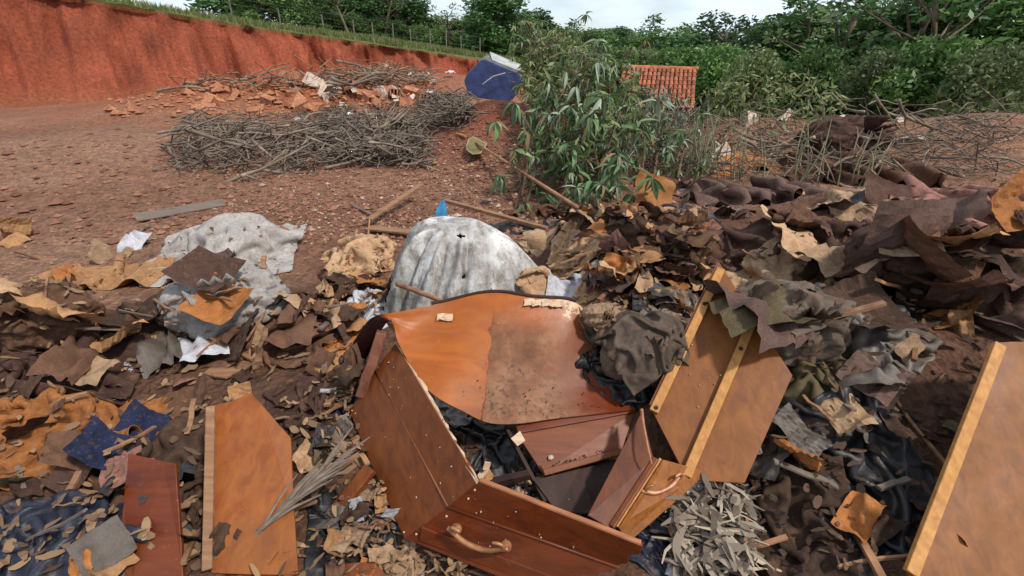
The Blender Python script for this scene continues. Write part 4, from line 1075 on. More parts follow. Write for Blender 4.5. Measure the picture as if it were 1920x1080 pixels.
# ---- loose planks and poles
def stick(name, a, b, w, h, mat, label, cat='stick', rnd=False, wob=.002, seed=0):
    if rnd:
        r = np.random.default_rng(seed); P = catmull([a, a+(b-a)*.33+r.normal(size=3)*wob, a+(b-a)*.66+r.normal(size=3)*wob, b], 12)
        o = mobj(name, *tube(P, np.linspace(w/2, w/2*.8, 12), 8), mat, None, True)
    else: o = bevel(mobj(name, *beam(a, b, w, h, nseg=5, wob=wob*.5, seed=seed), mat), .003)
    return tag(o, label, cat)
stick('plank', PZ(692, 412, .10), PZ(790, 346, .22), .07, .025, W_OLD, 'short tan plank sloping up from the dirt behind the tan sack', 'plank')
stick('stick', PZ(690, 445, .02), PZ(693, 412, .12), .022, .02, M_STICKR, 'stubby upright stick at the lower end of the short tan plank', rnd=True)
stick('plank', PZ(834, 376, .36), PZ(1026, 429, .33), .045, .03, W_OLD, 'long thin brown lath running from the blue scrap past the tarpaulin', 'plank')
stick('stick', PZ(745, 533, .40), PZ(834, 566, .47), .030, .02, M_STICKR, 'short round brown stick lying against the grey tarpaulin', rnd=True)
stick('plank', PZ(690, 427, .06), PZ(792, 437, .10), .12, .02, W_OLD, 'flat dusty board lying behind the tarpaulin', 'board')
stick('stick', PZ(660, 385, .03), PZ(702, 405, .06), .03, .02, M_STICK, 'small grey twig on bare dirt beside the short tan plank', rnd=True)
stick('plank', PZ(610, 985, .06), PZ(695, 878, .16), .055, .025, W_BRN, 'brown plank beside the dry palm frond', 'plank')
stick('plank', PZ(925, 905, .10), PZ(992, 890, .13), .03, .03, W_DARK, 'short dark offcut inside the broken coffin', 'plank')
stick('stick', PZ(1318, 330, .25), PZ(1290, 350, .1), .03, .02, M_STICK, 'grey stick leaning on the dark sheet near the weeds', rnd=True)
# long pole with a scoop
pa, (pb_, tb) = PZ(1082, 389, .36), G(905, 290)
pe, te = G(857, 257)
pole = thing('scoop_pole', 'long wooden pole with a pale rimmed olive scoop lying on the dirt mound', 'pole', pb_)
pc = G(892, 274)[0] + [0, 0, .05]
pln = np.array([pa + (pc-pa)*q for q in np.linspace(0, 1, 16)])
pln[:, 2] = np.maximum(pln[:, 2], surf(pln[:, 0], pln[:, 1]) + .035)
pln[1:-1, 2] = np.maximum(pln[1:-1, 2], (pln[:-2, 2]+pln[2:, 2])/2)
mobj('pole', *tube(pln, np.linspace(.020, .016, 16), 7), M_STICKR, pole, True)
mobj('pole_end', *tube([G(873, 262)[0]+[0, 0, .05], pe+[0, 0, .05]], .02, 7), W_PINE, pole)
ring_px = [(871, 275), (876, 261), (886, 254), (900, 261), (915, 270), (910, 280), (902, 290), (886, 292), (875, 285), (871, 275)]
ring_px = [(893+(x-893)*.85, 274+(y-274)*.85) for x, y in ring_px]
ring = np.array([PT(x, y, te*.965 - (y-255)*.018) for x, y in ring_px])
mobj('rim', *tube(ring, .011, 6), m_two('pale_plastic', lin('#8a7850'), lin('#ad9a6c'), 5, .6, .2), pole, True)
cen = ring[:-1].mean(0); 
bowl = [cen*(1-q)+p*q + np.array([0, .015, -.03])*(1-q*q) for q in (0, .35, .7, 1.0) for p in ring[:-1]]
mobj('scoop', bowl, grid_faces(4, 9, True), m_two('olive_plastic', lin('#59502a'), lin('#7d7140'), 5, .6, .2), pole, True)

# ================================================================== pale dirty tarpaulin over a mound
def m_tarp():
    m, nt, b = nmat('dirty_white_tarp'); v = coords(nt)
    f = noise(nt, v, 4, 7, .65); r = ramp(nt, [(.34, lin('#7d756f')), (.48, lin('#aaa5a0')), (.62, lin('#cfcdc8'))]); nt.links.new(f, r.inputs['Fac'])
    f2 = noise(nt, coords(nt, 'Object', (6, 6, 3)), 2.4, 8, .72); r2 = ramp(nt, [(.46, (0, 0, 0)), (.60, (1, 1, 1))]); nt.links.new(f2, r2.inputs['Fac'])
    q = node(nt, 'ShaderNodeMath', operation='MULTIPLY'); nt.links.new(r2.outputs['Color'], q.inputs[0]); q.inputs[1].default_value = .7
    c = mixc(nt, q.outputs[0], r.outputs['Color'], lin('#6a5b49'))
    f3 = noise(nt, v, 55, 5, .75); r3 = ramp(nt, [(.60, (0, 0, 0)), (.66, (1, 1, 1))]); nt.links.new(f3, r3.inputs['Fac'])
    c = mixc(nt, r3.outputs['Color'], c, lin('#584a3e'))
    nt.links.new(c, b.inputs['Base Color']); b.inputs['Roughness'].default_value = .55
    n1 = bump(nt, b, noise(nt, v, 14, 5, .6), .45, .02); bump(nt, b, f3, .2, .005, n1); return m
M_TARP = m_tarp()
tc_ = np.array([-.285, 2.86]); NA, NRd = 220, 46
az = np.linspace(0, 2*np.pi, NA, endpoint=False)
# outline: steep on the left, drawn out to a low point on the right
adiff = lambda a0: np.angle(np.exp(1j*(az-a0)))
Rx = .478 + .17*np.exp(-(adiff(-.32)/.42)**2) + .015*np.sin(3*az) + .02*np.sin(5*az+1)
rho = np.linspace(0, 1, NRd)[:, None]
right = .5 + .5*np.cos(az + .2)
ex = 2.35 - .75*right**1.2                                 # rounder shoulders left, a straighter slope right
zz = .655*np.maximum(0, 1 - rho**ex)**(.60 + .14*right)
pl = np.zeros((NRd, NA))
for a0, wd, am, r0_ in ((3.05, .09, .05, .3), (3.30, .05, .035, .5), (3.62, .12, .085, .25), (3.86, .05, .03, .55), (4.12, .07, .06, .35), (4.50, .11, .07, .2), (4.74, .05, .03, .6), (5.05, .08, .05, .45), (5.5, .06, .02, .5), (2.7, .08, .05, .3), (2.3, .1, .05, .3), (1.6, .1, .04, .3), (.9, .12, .04, .3)):
    d = np.angle(np.exp(1j*(az[None]-a0 - .42*(1-rho) - .05*fbm(rho*4+a0, 0*rho, 97, 2))))
    pl += sstep(r0_, r0_+.35, rho)*(1.25*am*np.maximum(0, 1-np.abs(d)/wd)**1.15 - am*.55*np.exp(-((d-wd*1.15)/(wd*.8))**2))
prof_r = rho**.9
X = tc_[0] + (Rx + pl)*prof_r*np.cos(az)
Y = tc_[1] + (Rx*.82 + pl)*prof_r*np.sin(az)
nzz = fbm(X*9, Y*9, 95, 4)*.012 + fbm(X*3.4, Y*3.4, 96, 2)*.03 + crumple(np.stack([X, Y+0*X], -1), 98, 5, 8)*.016*sstep(.1, .5, rho)
Z = .07 + zz + nzz*(1-rho**4) - .05*(X-tc_[0])*(1-rho**2) - .02*(1-right)*np.sin(rho*9)
Tg = np.stack([X, Y + 0*X, Z], -1)
tF = grid_faces(NRd, NA, True)
def in_hole(f):
    c = Tg.reshape(-1, 3)[list(f)].mean(0)
    d = c - CAM; dep = d[1]*cs - d[2]*sn; px = 960 + FPX*d[0]/dep; py = 540 - FPX*(d[1]*sn + d[2]*cs)/dep
    return ((px-864)/8)**2 + ((py-443)/3.2)**2 < 1 and c[1] < tc_[1]+.1 or ((px-868)/7+(py-520)/9)**2 + ((py-517)/7)**2 < .5 and c[1] < tc_[1]
tF = [f for f in tF if not in_hole(f)]
tarp = tag(mobj('tarpaulin', Tg.reshape(-1, 3), tF, M_TARP, None, True), 'dirty white pleated tarpaulin humped over a mound behind the curled lid', 'tarpaulin')
tarp.modifiers.new('thick', 'SOLIDIFY').thickness = .004
stamp(Tg.reshape(-1, 3), clean=True)
o = mobj('fill_mound', np.stack([tc_[0]+(X-tc_[0])*.8, tc_[1]+(Y-tc_[1])*.8, Z-.06], -1).reshape(-1, 3), grid_faces(NRd, NA, True), m_two('dark_fill', lin('#2a2019'), lin('#3d2f26'), 6, .95, .5, 30), None, True)
tag(o, 'dark fill seen through the holes of the tarpaulin', 'fill'); 
HF_OPEN = HF.copy()
HF_BASE = H(_hx, _hy)
stamp(Pg.reshape(-1, 3), clean=True)
for V_ in (np.array([P1, P2, P1+vb*1.9, P1+va*.5+vb]), ):
    stamp(V_)

# ================================================================== crumpled sheets, settled on the heap
def pairs(nx, ny):
    out = []
    for di, dj, k in ((1, 0, 0), (0, 1, 0), (1, 1, 1), (1, -1, 1), (2, 0, 2), (0, 2, 2)):
        for par in range(2):
            if di: ii = np.arange(0, nx - di); ii = ii[(ii // di) % 2 == par]
            else: ii = np.arange(nx)
            if di: jj = np.arange(max(0, -dj), ny - max(0, dj))
            else: jj = np.arange(0, ny - dj); jj = jj[(jj // dj) % 2 == par]
            if len(ii) == 0 or len(jj) == 0: continue
            I, J = np.meshgrid(ii, jj, indexing='ij')
            out.append(((I*ny+J).ravel(), ((I+di)*ny+J+dj).ravel(), k))
    return out
def settle(cx, cy, w, h, rot, seed, comp=(.7, .9), n=34, bend=.12, steps=70, it=3, lift=.05, rough=.10, tilt=0.0, mound=0.0):
    """lay a sheet of w x h metres, gathered to comp of its size, on the heap and let it fall"""
    r = np.random.default_rng(seed)
    nx = n; ny = max(8, int(round(n*h/w))); ny = min(ny, int(n*1.6))
    u, v = np.meshgrid(np.linspace(-.5, .5, nx), np.linspace(-.5, .5, ny), indexing='ij')
    rest = np.stack([u*w, v*h], -1).reshape(-1, 2)
    wob = .06*fbm(u*3+seed, v*3, seed, 2)
    x = u*w*comp[0] + wob*w; y = v*h*comp[1] + .06*h*fbm(u*3, v*3+seed, seed+5, 2)
    c, s = math.cos(rot), math.sin(rot)
    P = np.stack([cx + x*c - y*s, cy + x*s + y*c, 0*x], -1)
    P[..., 2] = hf(P[..., 0], P[..., 1]) + lift + rough*2.2*(fbm(u*6+seed, v*6, seed+9, 3)+.45)*max(.4, (2-comp[0]-comp[1])) + tilt*v*h + mound*np.exp(-(u*u+v*v)*7)
    P = P.reshape(-1, 3); Q = P.copy()
    cons = [(a, b, np.linalg.norm(rest[a]-rest[b], axis=1), (1.0, .5, bend)[k]) for a, b, k in pairs(nx, ny)]
    for st in range(steps):
        vel = (P - Q)*.85; Q = P.copy(); P = P + vel; P[:, 2] -= .0008
        for _ in range(it):
            for a, b, L, k in cons:
                d = P[b]-P[a]; l = np.sqrt((d*d).sum(1)) + 1e-9
                cr = d*((l-L)/l*.5*k)[:, None]; P[a] += cr; P[b] -= cr
            hz = hf(P[:, 0], P[:, 1]) + .006; bl = P[:, 2] < hz
            P[bl, 2] = hz[bl]; P[bl, :2] = Q[bl, :2] + (P[bl, :2]-Q[bl, :2])*.12
    Pg_ = P.reshape(nx, ny, 3)
    m1 = (Pg_[1:]+Pg_[:-1])/2; m2 = (Pg_[:, 1:]+Pg_[:, :-1])/2
    stamp(np.concatenate([P, m1.reshape(-1, 3), m2.reshape(-1, 3)]))
    return Pg_
def crop(Pg_, seed, amt=.5):
    """torn outline: drop border faces"""
    nx, ny, _ = Pg_.shape
    I, J = np.meshgrid(np.arange(nx-1), np.arange(ny-1), indexing='ij')
    e = np.minimum(np.minimum(I, nx-2-I), np.minimum(J, ny-2-J))
    keep = ~((e < 6) & (vnoise(I*.22+seed, J*.22, seed)*6.4 > e + 6.4*(1-amt)))
    k = (I*ny+J)[keep]
    return np.stack([k, k+ny, k+ny+1, k+1], -1).tolist()
def sheet(px, py, wpx, hpx, mat, name, label, cat, seed, rot=0.0, comp=(.7, .85), n=34, bend=.12, smooth=True, torn=.3, th=.003, lift=.05, rough=.10, mound=0.0, fs=.55, group=None, steps=58):
    p, t = G(px, py)
    w = wpx/FPX*t/comp[0]; h = hpx/FPX*t/fs/comp[1]
    g = settle(p[0], p[1], w*1.15, h*1.25, rot, seed, comp, n, max(.22, bend), steps, 3, lift, rough, 0, mound*1.6)
    g = np.array([catmull(g[:, j], g.shape[0]*2-1) for j in range(g.shape[1])]).transpose(1, 0, 2)
    g = np.array([catmull(g[i], g.shape[1]*2-1) for i in range(g.shape[0])])
    nn = np.cross(np.gradient(g, axis=0), np.gradient(g, axis=1)); nn /= np.linalg.norm(nn, axis=2, keepdims=True) + 1e-9
    uv_ = np.stack(np.meshgrid(np.arange(g.shape[0])*w/g.shape[0], np.arange(g.shape[1])*h/g.shape[1], indexing='ij'), -1)
    pap = 'paper' in name or 'card' in name
    g = g + nn*(crumple(uv_, seed+1, 9 if pap else 7, 9)*(.022 if pap else .017))[..., None]*min(1, max(.5, (w+h)*.9)) + nn*(crumple(uv_, seed+2, 24, 7)*.006)[..., None]
    o = mobj(name, g.reshape(-1, 3), crop(g, seed, torn), mat, None, not pap)
    if th: o.modifiers.new('thick', 'SOLIDIFY').thickness = th
    return tag(o, label, cat, group)

K_TAN = m_cloth('tan_paper', '#b98a5e', '#7a5236', .8)
K_TAN2 = m_cloth('tan_paper_pale', '#c6a07a', '#8a6448', .8)
K_ORG = m_cloth('orange_paper', '#b0703c', '#6e4428', .8)
K_MAR = m_cloth('maroon_cloth', '#553d33', '#2f221c', .9)
K_PUR = m_cloth('purple_brown_cloth', '#6b5349', '#3a2b27', .9)
K_BRN = m_cloth('brown_cloth', '#6f4f3c', '#3b2a20', .9)
K_DBR = m_cloth('dark_brown_cloth', '#4b372b', '#2a1f18', .9)
K_GRY = m_cloth('grey_plastic', '#6f6459', '#4a3b30', .5, gloss=True, dk=.6)
K_CHR = m_cloth('charcoal_plastic', '#2b2829', '#3a3029', .5, gloss=True, dk=.5)
K_BLK = m_cloth('black_plastic', '#141314', '#2a231e', .4, gloss=True, dk=.4)
K_WHT = m_cloth('white_paper', '#c9c8cc', '#8d8076', .75, dk=.35)
K_BLU = m_cloth('navy_cloth', '#26304f', '#2a2522', .9, dk=.5)
K_LBL = m_cloth('denim_cloth', '#4a5b85', '#2e2a2c', .9, dk=.5)
K_RED = m_cloth('red_cloth', '#7d2a2c', '#3a2020', .9)
K_PNK = m_cloth('pinkish_cloth', '#94685a', '#5a3c33', .9)
K_OLV = m_cloth('olive_cloth', '#6a5d42', '#40342a', .9)
K_BEI = m_cloth('beige_card', '#a98a6c', '#6b4f3c', .85)
K_NAV = m_cloth('navy_plastic_bag', '#242838', '#1c1a1c', .45, gloss=True, dk=.4)
K_GRW = m_cloth('grey_white_sheet', '#a39c95', '#6f6056', .7, dk=.5)

SH = [  # px, py, w, h, mat, name, label, category, rot, comp, n, bend, smooth, lift, rough, mound
    # back row, right of the tarpaulin
    (1200, 425, 120, 40, K_PUR, 'cloth', 'dull purple brown cloth spread behind the tan paper sheet', 'cloth', .1, (.62, .8), 34, .1, True, .04, .12, .04),
    (1285, 418, 110, 30, K_BRN, 'cloth', 'brown cloth folded in front of the dark tarpaulin', 'cloth', -.2, (.6, .8), 34, .1, True, .04, .12, .04),
    (1270, 392, 120, 34, K_CHR, 'plastic_sheet', 'dark charcoal plastic sheet near the weeds, under the orange card', 'plastic sheet', .0, (.75, .9), 36, .1, True, .05, .12, .10),
    (1010, 405, 80, 18, K_BRN, 'cloth', 'brown rag on the dirt under the long lath', 'cloth', .1, (.6, .8), 26, .1, True, .03, .1, .02),
    (985, 432, 110, 26, K_BLK, 'plastic_bag', 'black plastic bag slumped behind the tarpaulin', 'bag', .1, (.7, .85), 28, .1, True, .05, .1, .10),
    (1180, 445, 70, 30, K_TAN, 'paper_sheet', 'rumpled tan paper strip beside the purple brown cloth', 'paper', .5, (.6, .7), 26, .3, True, .04, .12, .03),
    (1070, 415, 70, 26, K_TAN2, 'paper_sheet', 'pale tan paper scrap at the foot of the leafy heap', 'paper', -.3, (.65, .75), 22, .35, True, .05, .12, .05),
    (1018, 460, 60, 50, K_BEI, 'cardboard', 'beige cardboard flap pressed against the tarpaulin', 'cardboard', .2, (.8, .85), 20, .6, True, .06, .08, .05),
    (1090, 462, 120, 62, K_TAN, 'paper_sheet', 'large smooth tan paper sheet folded over the heap', 'paper', .15, (.82, .8), 34, .35, True, .08, .12, .12),
    (1140, 425, 34, 40, K_ORG, 'paper_sheet', 'narrow orange tan paper fold rising behind the large tan sheet', 'paper', .9, (.7, .7), 22, .5, True, .08, .14, .08),
    (1010, 525, 80, 42, K_TAN2, 'cardboard', 'orange tan cardboard between the tarpaulin and the white paper', 'cardboard', .3, (.9, .9), 18, .7, True, .05, .06, .04),
    (1160, 492, 95, 46, K_MAR, 'cloth', 'dark maroon cloth in deep folds beside the tan paper', 'cloth', -.4, (.5, .8), 38, .08, True, .06, .16, .06),
    (1195, 455, 80, 36, K_DBR, 'cloth', 'dark brown rag twisted above the maroon cloth', 'cloth', .5, (.5, .75), 34, .08, True, .05, .16, .04),
    (1220, 490, 52, 44, K_OLV, 'cardboard', 'yellowish torn cardboard square among the dark rags', 'cardboard', -.2, (.9, .85), 16, .7, True, .08, .05, .06),
    (1255, 500, 60, 40, K_PNK, 'cloth', 'pinkish brown cloth scrap next to the yellowish cardboard', 'cloth', .3, (.55, .7), 28, .1, True, .05, .14, .05),
    (1300, 440, 70, 34, K_PNK, 'cloth', 'pinkish cloth strip draped near the dark sheet', 'cloth', .5, (.5, .7), 28, .1, True, .05, .14, .04),
    (1290, 500, 80, 60, K_CHR, 'plastic_sheet', 'charcoal plastic sheet above the battened panel', 'plastic sheet', .3, (.65, .8), 34, .1, True, .07, .14, .06),
    (1170, 530, 70, 24, K_RED, 'cloth', 'small dark red cloth showing among the brown rags', 'cloth', -.2, (.6, .6), 24, .12, True, .04, .12, .02),
    (1120, 520, 80, 24, K_DBR, 'cloth', 'dark brown cloth in the hollow behind the white paper', 'cloth', .2, (.55, .7), 28, .1, True, .04, .12, .0),
    (1225, 540, 90, 36, K_BRN, 'cloth', 'brown cloth rolled above the grey plastic', 'cloth', -.3, (.5, .7), 34, .1, True, .05, .14, .04),
    (1200, 560, 120, 44, K_DBR, 'cloth', 'dusty dark cloth under the top edge of the grey plastic', 'cloth', .2, (.55, .75), 36, .1, True, .05, .14, .03),
    (1072, 545, 78, 26, K_WHT, 'paper_sheet', 'crumpled bluish white paper above the lid edge', 'paper', .1, (.65, .65), 26, .45, False, .06, .12, .05),
    (1160, 700, 90, 60, K_BLK, 'plastic_sheet', 'black plastic in the gap between the curled lid and the battened panel', 'plastic sheet', .9, (.6, .7), 30, .1, True, .03, .10, .0),  # added sheet, its black stands in for the shadow in this gap
    (1255, 585, 90, 40, K_GRY, 'plastic_sheet', 'smaller grey plastic fold above the battened panel', 'plastic sheet', -.4, (.6, .75), 32, .12, True, .06, .14, .04),
    (1125, 590, 60, 34, K_BEI, 'paper_sheet', 'beige torn paper at the corner of the curled lid', 'paper', .3, (.6, .65), 26, .4, False, .06, .12, .04),
    (1050, 400, 60, 22, K_BRN, 'cloth', 'brown rag hung over the end of the long pole', 'cloth', .3, (.55, .7), 28, .1, True, .05, .16, .06),
    (1105, 402, 70, 24, K_TAN2, 'paper_sheet', 'pale orange paper crumpled between the pole end and the low sprig', 'paper', -.4, (.55, .65), 28, .3, False, .07, .18, .08),
    (1160, 408, 64, 26, K_TAN, 'paper_sheet', 'crumpled tan paper right beneath the low leafy sprig', 'paper', .5, (.55, .65), 28, .3, False, .07, .18, .08),
    (1235, 440, 70, 30, K_PUR, 'cloth', 'purple grey rag bunched between the pinkish strip and the yellowish cardboard', 'cloth', .8, (.5, .65), 34, .1, True, .06, .2, .06),
    (1130, 455, 46, 34, K_BRN, 'cloth', 'small brown rag tucked under the right edge of the large tan sheet', 'cloth', -.7, (.5, .65), 28, .1, True, .05, .16, .04),
    (1265, 470, 60, 30, K_MAR, 'cloth', 'maroon scrap on the charcoal plastic', 'cloth', .4, (.5, .65), 30, .1, True, .06, .18, .05),
    (1105, 565, 50, 26, K_TAN2, 'paper_sheet', 'small pale paper wad between the white paper and the beige torn paper', 'paper', .4, (.5, .6), 24, .4, False, .05, .14, .05),
    (1310, 360, 90, 30, K_CHR, 'plastic_sheet', 'charcoal plastic draped under the weed stalks', 'plastic sheet', .2, (.65, .8), 32, .1, True, .06, .18, .10),
    # left of the lid
    (680, 500, 100, 66, K_TAN2, 'paper_sack', 'tan paper sack crumpled on bare dirt left of the tarpaulin', 'sack', .5, (.6, .7), 36, .35, True, .08, .22, .22),
    (640, 555, 130, 44, K_BRN, 'cloth', 'twisted brown cloth below the tan sack', 'cloth', -.2, (.5, .6), 40, .08, True, .05, .18, .03),
    (700, 555, 70, 30, K_DBR, 'cloth', 'dark brown rag pushed against the tarpaulin foot', 'cloth', .4, (.5, .7), 30, .08, True, .05, .14, .03),
    (625, 610, 70, 50, K_DBR, 'cloth', 'dark stained cloth behind the orange paper bag', 'cloth', .3, (.5, .7), 34, .08, True, .05, .14, .03),
    (672, 588, 76, 40, K_WHT, 'paper_sheet', 'white speckled paper scrap above the orange paper bag', 'paper', .2, (.75, .75), 26, .45, False, .06, .10, .05),
    (628, 655, 72, 66, K_ORG, 'paper_bag', 'pleated orange paper bag beside the curled end of the lid', 'bag', -.35, (.55, .85), 38, .12, True, .07, .14, .10),
    (618, 730, 70, 30, K_MAR, 'cloth', 'dark purple cloth under the orange paper bag', 'cloth', .1, (.6, .7), 28, .1, True, .04, .12, .0),
    (625, 765, 70, 40, K_BLU, 'cloth', 'navy blue rag left of the coffin wall', 'cloth', .2, (.55, .65), 34, .08, True, .04, .14, .02),
    (622, 815, 80, 30, K_DBR, 'cloth', 'dark rag above the dry palm frond', 'cloth', -.1, (.55, .7), 30, .1, True, .04, .12, .0),
    (716, 975, 70, 40, K_LBL, 'cloth', 'faded blue denim rag under the coffin corner', 'cloth', .6, (.55, .6), 34, .08, True, .03, .12, .0),
    (662, 1015, 130, 90, K_BLK, 'plastic_bag', 'black plastic bag flattened beside the coffin corner', 'bag', .3, (.8, .85), 32, .15, True, .05, .10, .05),
    (720, 920, 70, 40, K_BRN, 'paper_sheet', 'shredded brown paper beside the coffin wall', 'paper', -.3, (.6, .7), 28, .2, False, .03, .12, .0),
    (640, 715, 60, 30, K_BRN, 'cloth', 'brown rag between the orange paper bag and the coffin post', 'cloth', .4, (.5, .65), 30, .1, True, .04, .16, .04),
    (612, 690, 40, 26, K_TAN, 'paper_sheet', 'tan paper wad under the orange paper bag', 'paper', .2, (.5, .6), 24, .3, False, .04, .16, .04),
    (655, 850, 70, 30, K_BEI, 'paper_sheet', 'beige paper strip behind the dry palm frond', 'paper', .5, (.55, .65), 28, .3, False, .04, .14, .02),
    (745, 1062, 60, 36, K_BEI, 'paper_sheet', 'crumpled beige paper in front of the coffin corner', 'paper', .3, (.55, .6), 26, .3, False, .03, .12, .02),
    (860, 1066, 90, 30, K_DBR, 'cloth', 'dark rag under the handle side of the coffin', 'cloth', .1, (.55, .65), 30, .1, True, .02, .10, .0),
    # right foreground
    (1222, 1010, 110, 130, K_NAV, 'plastic_bag', 'navy black plastic bag at the end of the broken coffin', 'bag', 1.2, (.7, .85), 40, .1, True, .05, .14, .05),
    (1250, 960, 70, 40, K_CHR, 'cloth', 'charcoal cloth edge under the curved handle', 'cloth', .3, (.6, .7), 28, .1, True, .04, .12, .0),
    # inside the coffin
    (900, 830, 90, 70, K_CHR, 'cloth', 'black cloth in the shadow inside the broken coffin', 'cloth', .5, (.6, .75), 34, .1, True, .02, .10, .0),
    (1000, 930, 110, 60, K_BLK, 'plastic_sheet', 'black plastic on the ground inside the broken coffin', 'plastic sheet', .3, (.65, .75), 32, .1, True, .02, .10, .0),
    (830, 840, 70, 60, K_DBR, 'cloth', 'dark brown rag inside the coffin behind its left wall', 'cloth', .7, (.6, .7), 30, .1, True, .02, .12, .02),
    (848, 775, 36, 44, K_GRW, 'plastic_bag', 'small grey plastic bag inside the coffin under the lid', 'bag', .4, (.65, .7), 22, .3, False, .05, .08, .03),
    # beyond the picture strip, left
    (430, 470, 190, 120, K_GRW, 'plastic_sheet', 'big dirty grey sheet rumpled over the dirt', 'plastic sheet', .3, (.72, .8), 44, .12, True, .10, .2, .25),
    (180, 660, 190, 80, K_WHT, 'plastic_sheet', 'dirty white plastic sheet lying alone on brown rags', 'plastic sheet', -.3, (.65, .8), 38, .2, True, .08, .18, .10),
    (330, 600, 200, 60, K_DBR, 'cloth', 'dark brown cloth heap beyond the dirty grey sheet', 'cloth', .4, (.55, .7), 40, .08, True, .05, .18, .06),
    (520, 640, 150, 60, K_BRN, 'cloth', 'brown cloth spread between the grey sheet and the orange bag', 'cloth', -.2, (.55, .7), 40, .08, True, .05, .18, .04),
    (90, 840, 260, 110, K_ORG, 'paper_sheet', 'wide orange brown paper sheet crumpled on dark rags', 'paper', .2, (.65, .75), 40, .25, True, .08, .2, .10),
    (60, 700, 260, 80, K_MAR, 'cloth', 'maroon blanket lying behind the wide orange paper', 'cloth', .1, (.55, .7), 42, .08, True, .05, .18, .05),
    (300, 900, 200, 120, K_DBR, 'cloth', 'dark brown blanket beside the fallen red board', 'cloth', .6, (.55, .7), 42, .08, True, .05, .18, .05),
    (110, 1010, 260, 120, K_NAV, 'plastic_bag', 'large navy black plastic bag in front of the orange paper', 'bag', .2, (.65, .8), 40, .1, True, .06, .18, .10),
    (200, 520, 160, 50, K_TAN, 'paper_sheet', 'tan paper sheet on the dirt beyond the white plastic', 'paper', .2, (.7, .8), 32, .3, True, .06, .16, .08),
    (560, 780, 80, 60, K_MAR, 'cloth', 'maroon rag between the veneer sheet and the navy rag', 'cloth', .2, (.55, .7), 32, .08, True, .05, .14, .03),
    # beyond the picture strip, right
    (1400, 300, 160, 50, K_ORG, 'paper_sheet', 'broad orange card sheet on the far rubble beyond the weeds', 'cardboard', .2, (.85, .85), 26, .5, True, .08, .12, .12),
    (1420, 370, 190, 60, K_PUR, 'cloth', 'purple brown blanket beyond the charcoal plastic', 'cloth', .1, (.55, .75), 42, .08, True, .05, .18, .06),
    (1600, 330, 180, 60, K_BRN, 'cloth', 'brown blanket spread on the far rubble', 'cloth', -.2, (.55, .75), 40, .08, True, .05, .18, .06),
    (1640, 400, 150, 80, K_BEI, 'cardboard', 'beige cardboard sheet bent over the rag heap', 'cardboard', .4, (.85, .85), 22, .6, True, .08, .10, .14),
    (1800, 400, 190, 80, K_PNK, 'cloth', 'pinkish brown blanket heaped beside the beige cardboard', 'cloth', .2, (.55, .75), 42, .08, True, .05, .18, .08),
    (1500, 450, 190, 70, K_MAR, 'cloth', 'maroon blanket in front of the beige cardboard', 'cloth', -.3, (.5, .75), 44, .08, True, .06, .2, .06),
    (1700, 520, 220, 80, K_DBR, 'cloth', 'dark brown blanket below the pinkish blanket', 'cloth', .3, (.5, .75), 44, .08, True, .06, .2, .06),
    (1440, 560, 170, 80, K_BEI, 'paper_sheet', 'beige paper sheet crumpled behind the battened panel', 'paper', .3, (.65, .75), 36, .3, True, .07, .18, .10),
    (1560, 640, 220, 110, K_GRY, 'plastic_sheet', 'wide grey brown plastic sheet between the rags and the far panel', 'plastic sheet', .1, (.6, .75), 46, .1, True, .08, .22, .12),
    (1500, 800, 200, 130, K_OLV, 'cloth', 'olive brown cloth beyond the battened panel', 'cloth', .5, (.55, .7), 42, .08, True, .06, .2, .08),
    (1620, 900, 220, 130, K_CHR, 'plastic_sheet', 'charcoal plastic sheet in front of the olive cloth', 'plastic sheet', .2, (.6, .75), 42, .1, True, .06, .2, .06),
    (1450, 980, 180, 110, K_DBR, 'cloth', 'dark brown rag beyond the shredded palm leaves', 'cloth', -.3, (.55, .7), 40, .08, True, .05, .18, .04),
    (1860, 560, 170, 90, K_PUR, 'cloth', 'purple grey rag behind the tall leaning board', 'cloth', .3, (.55, .7), 38, .08, True, .06, .2, .08),
]
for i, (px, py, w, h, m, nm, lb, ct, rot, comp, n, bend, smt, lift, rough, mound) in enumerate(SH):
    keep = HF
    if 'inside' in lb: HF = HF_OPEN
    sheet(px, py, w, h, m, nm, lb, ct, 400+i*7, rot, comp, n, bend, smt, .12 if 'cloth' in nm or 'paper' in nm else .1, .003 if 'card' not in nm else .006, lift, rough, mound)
    HF = keep

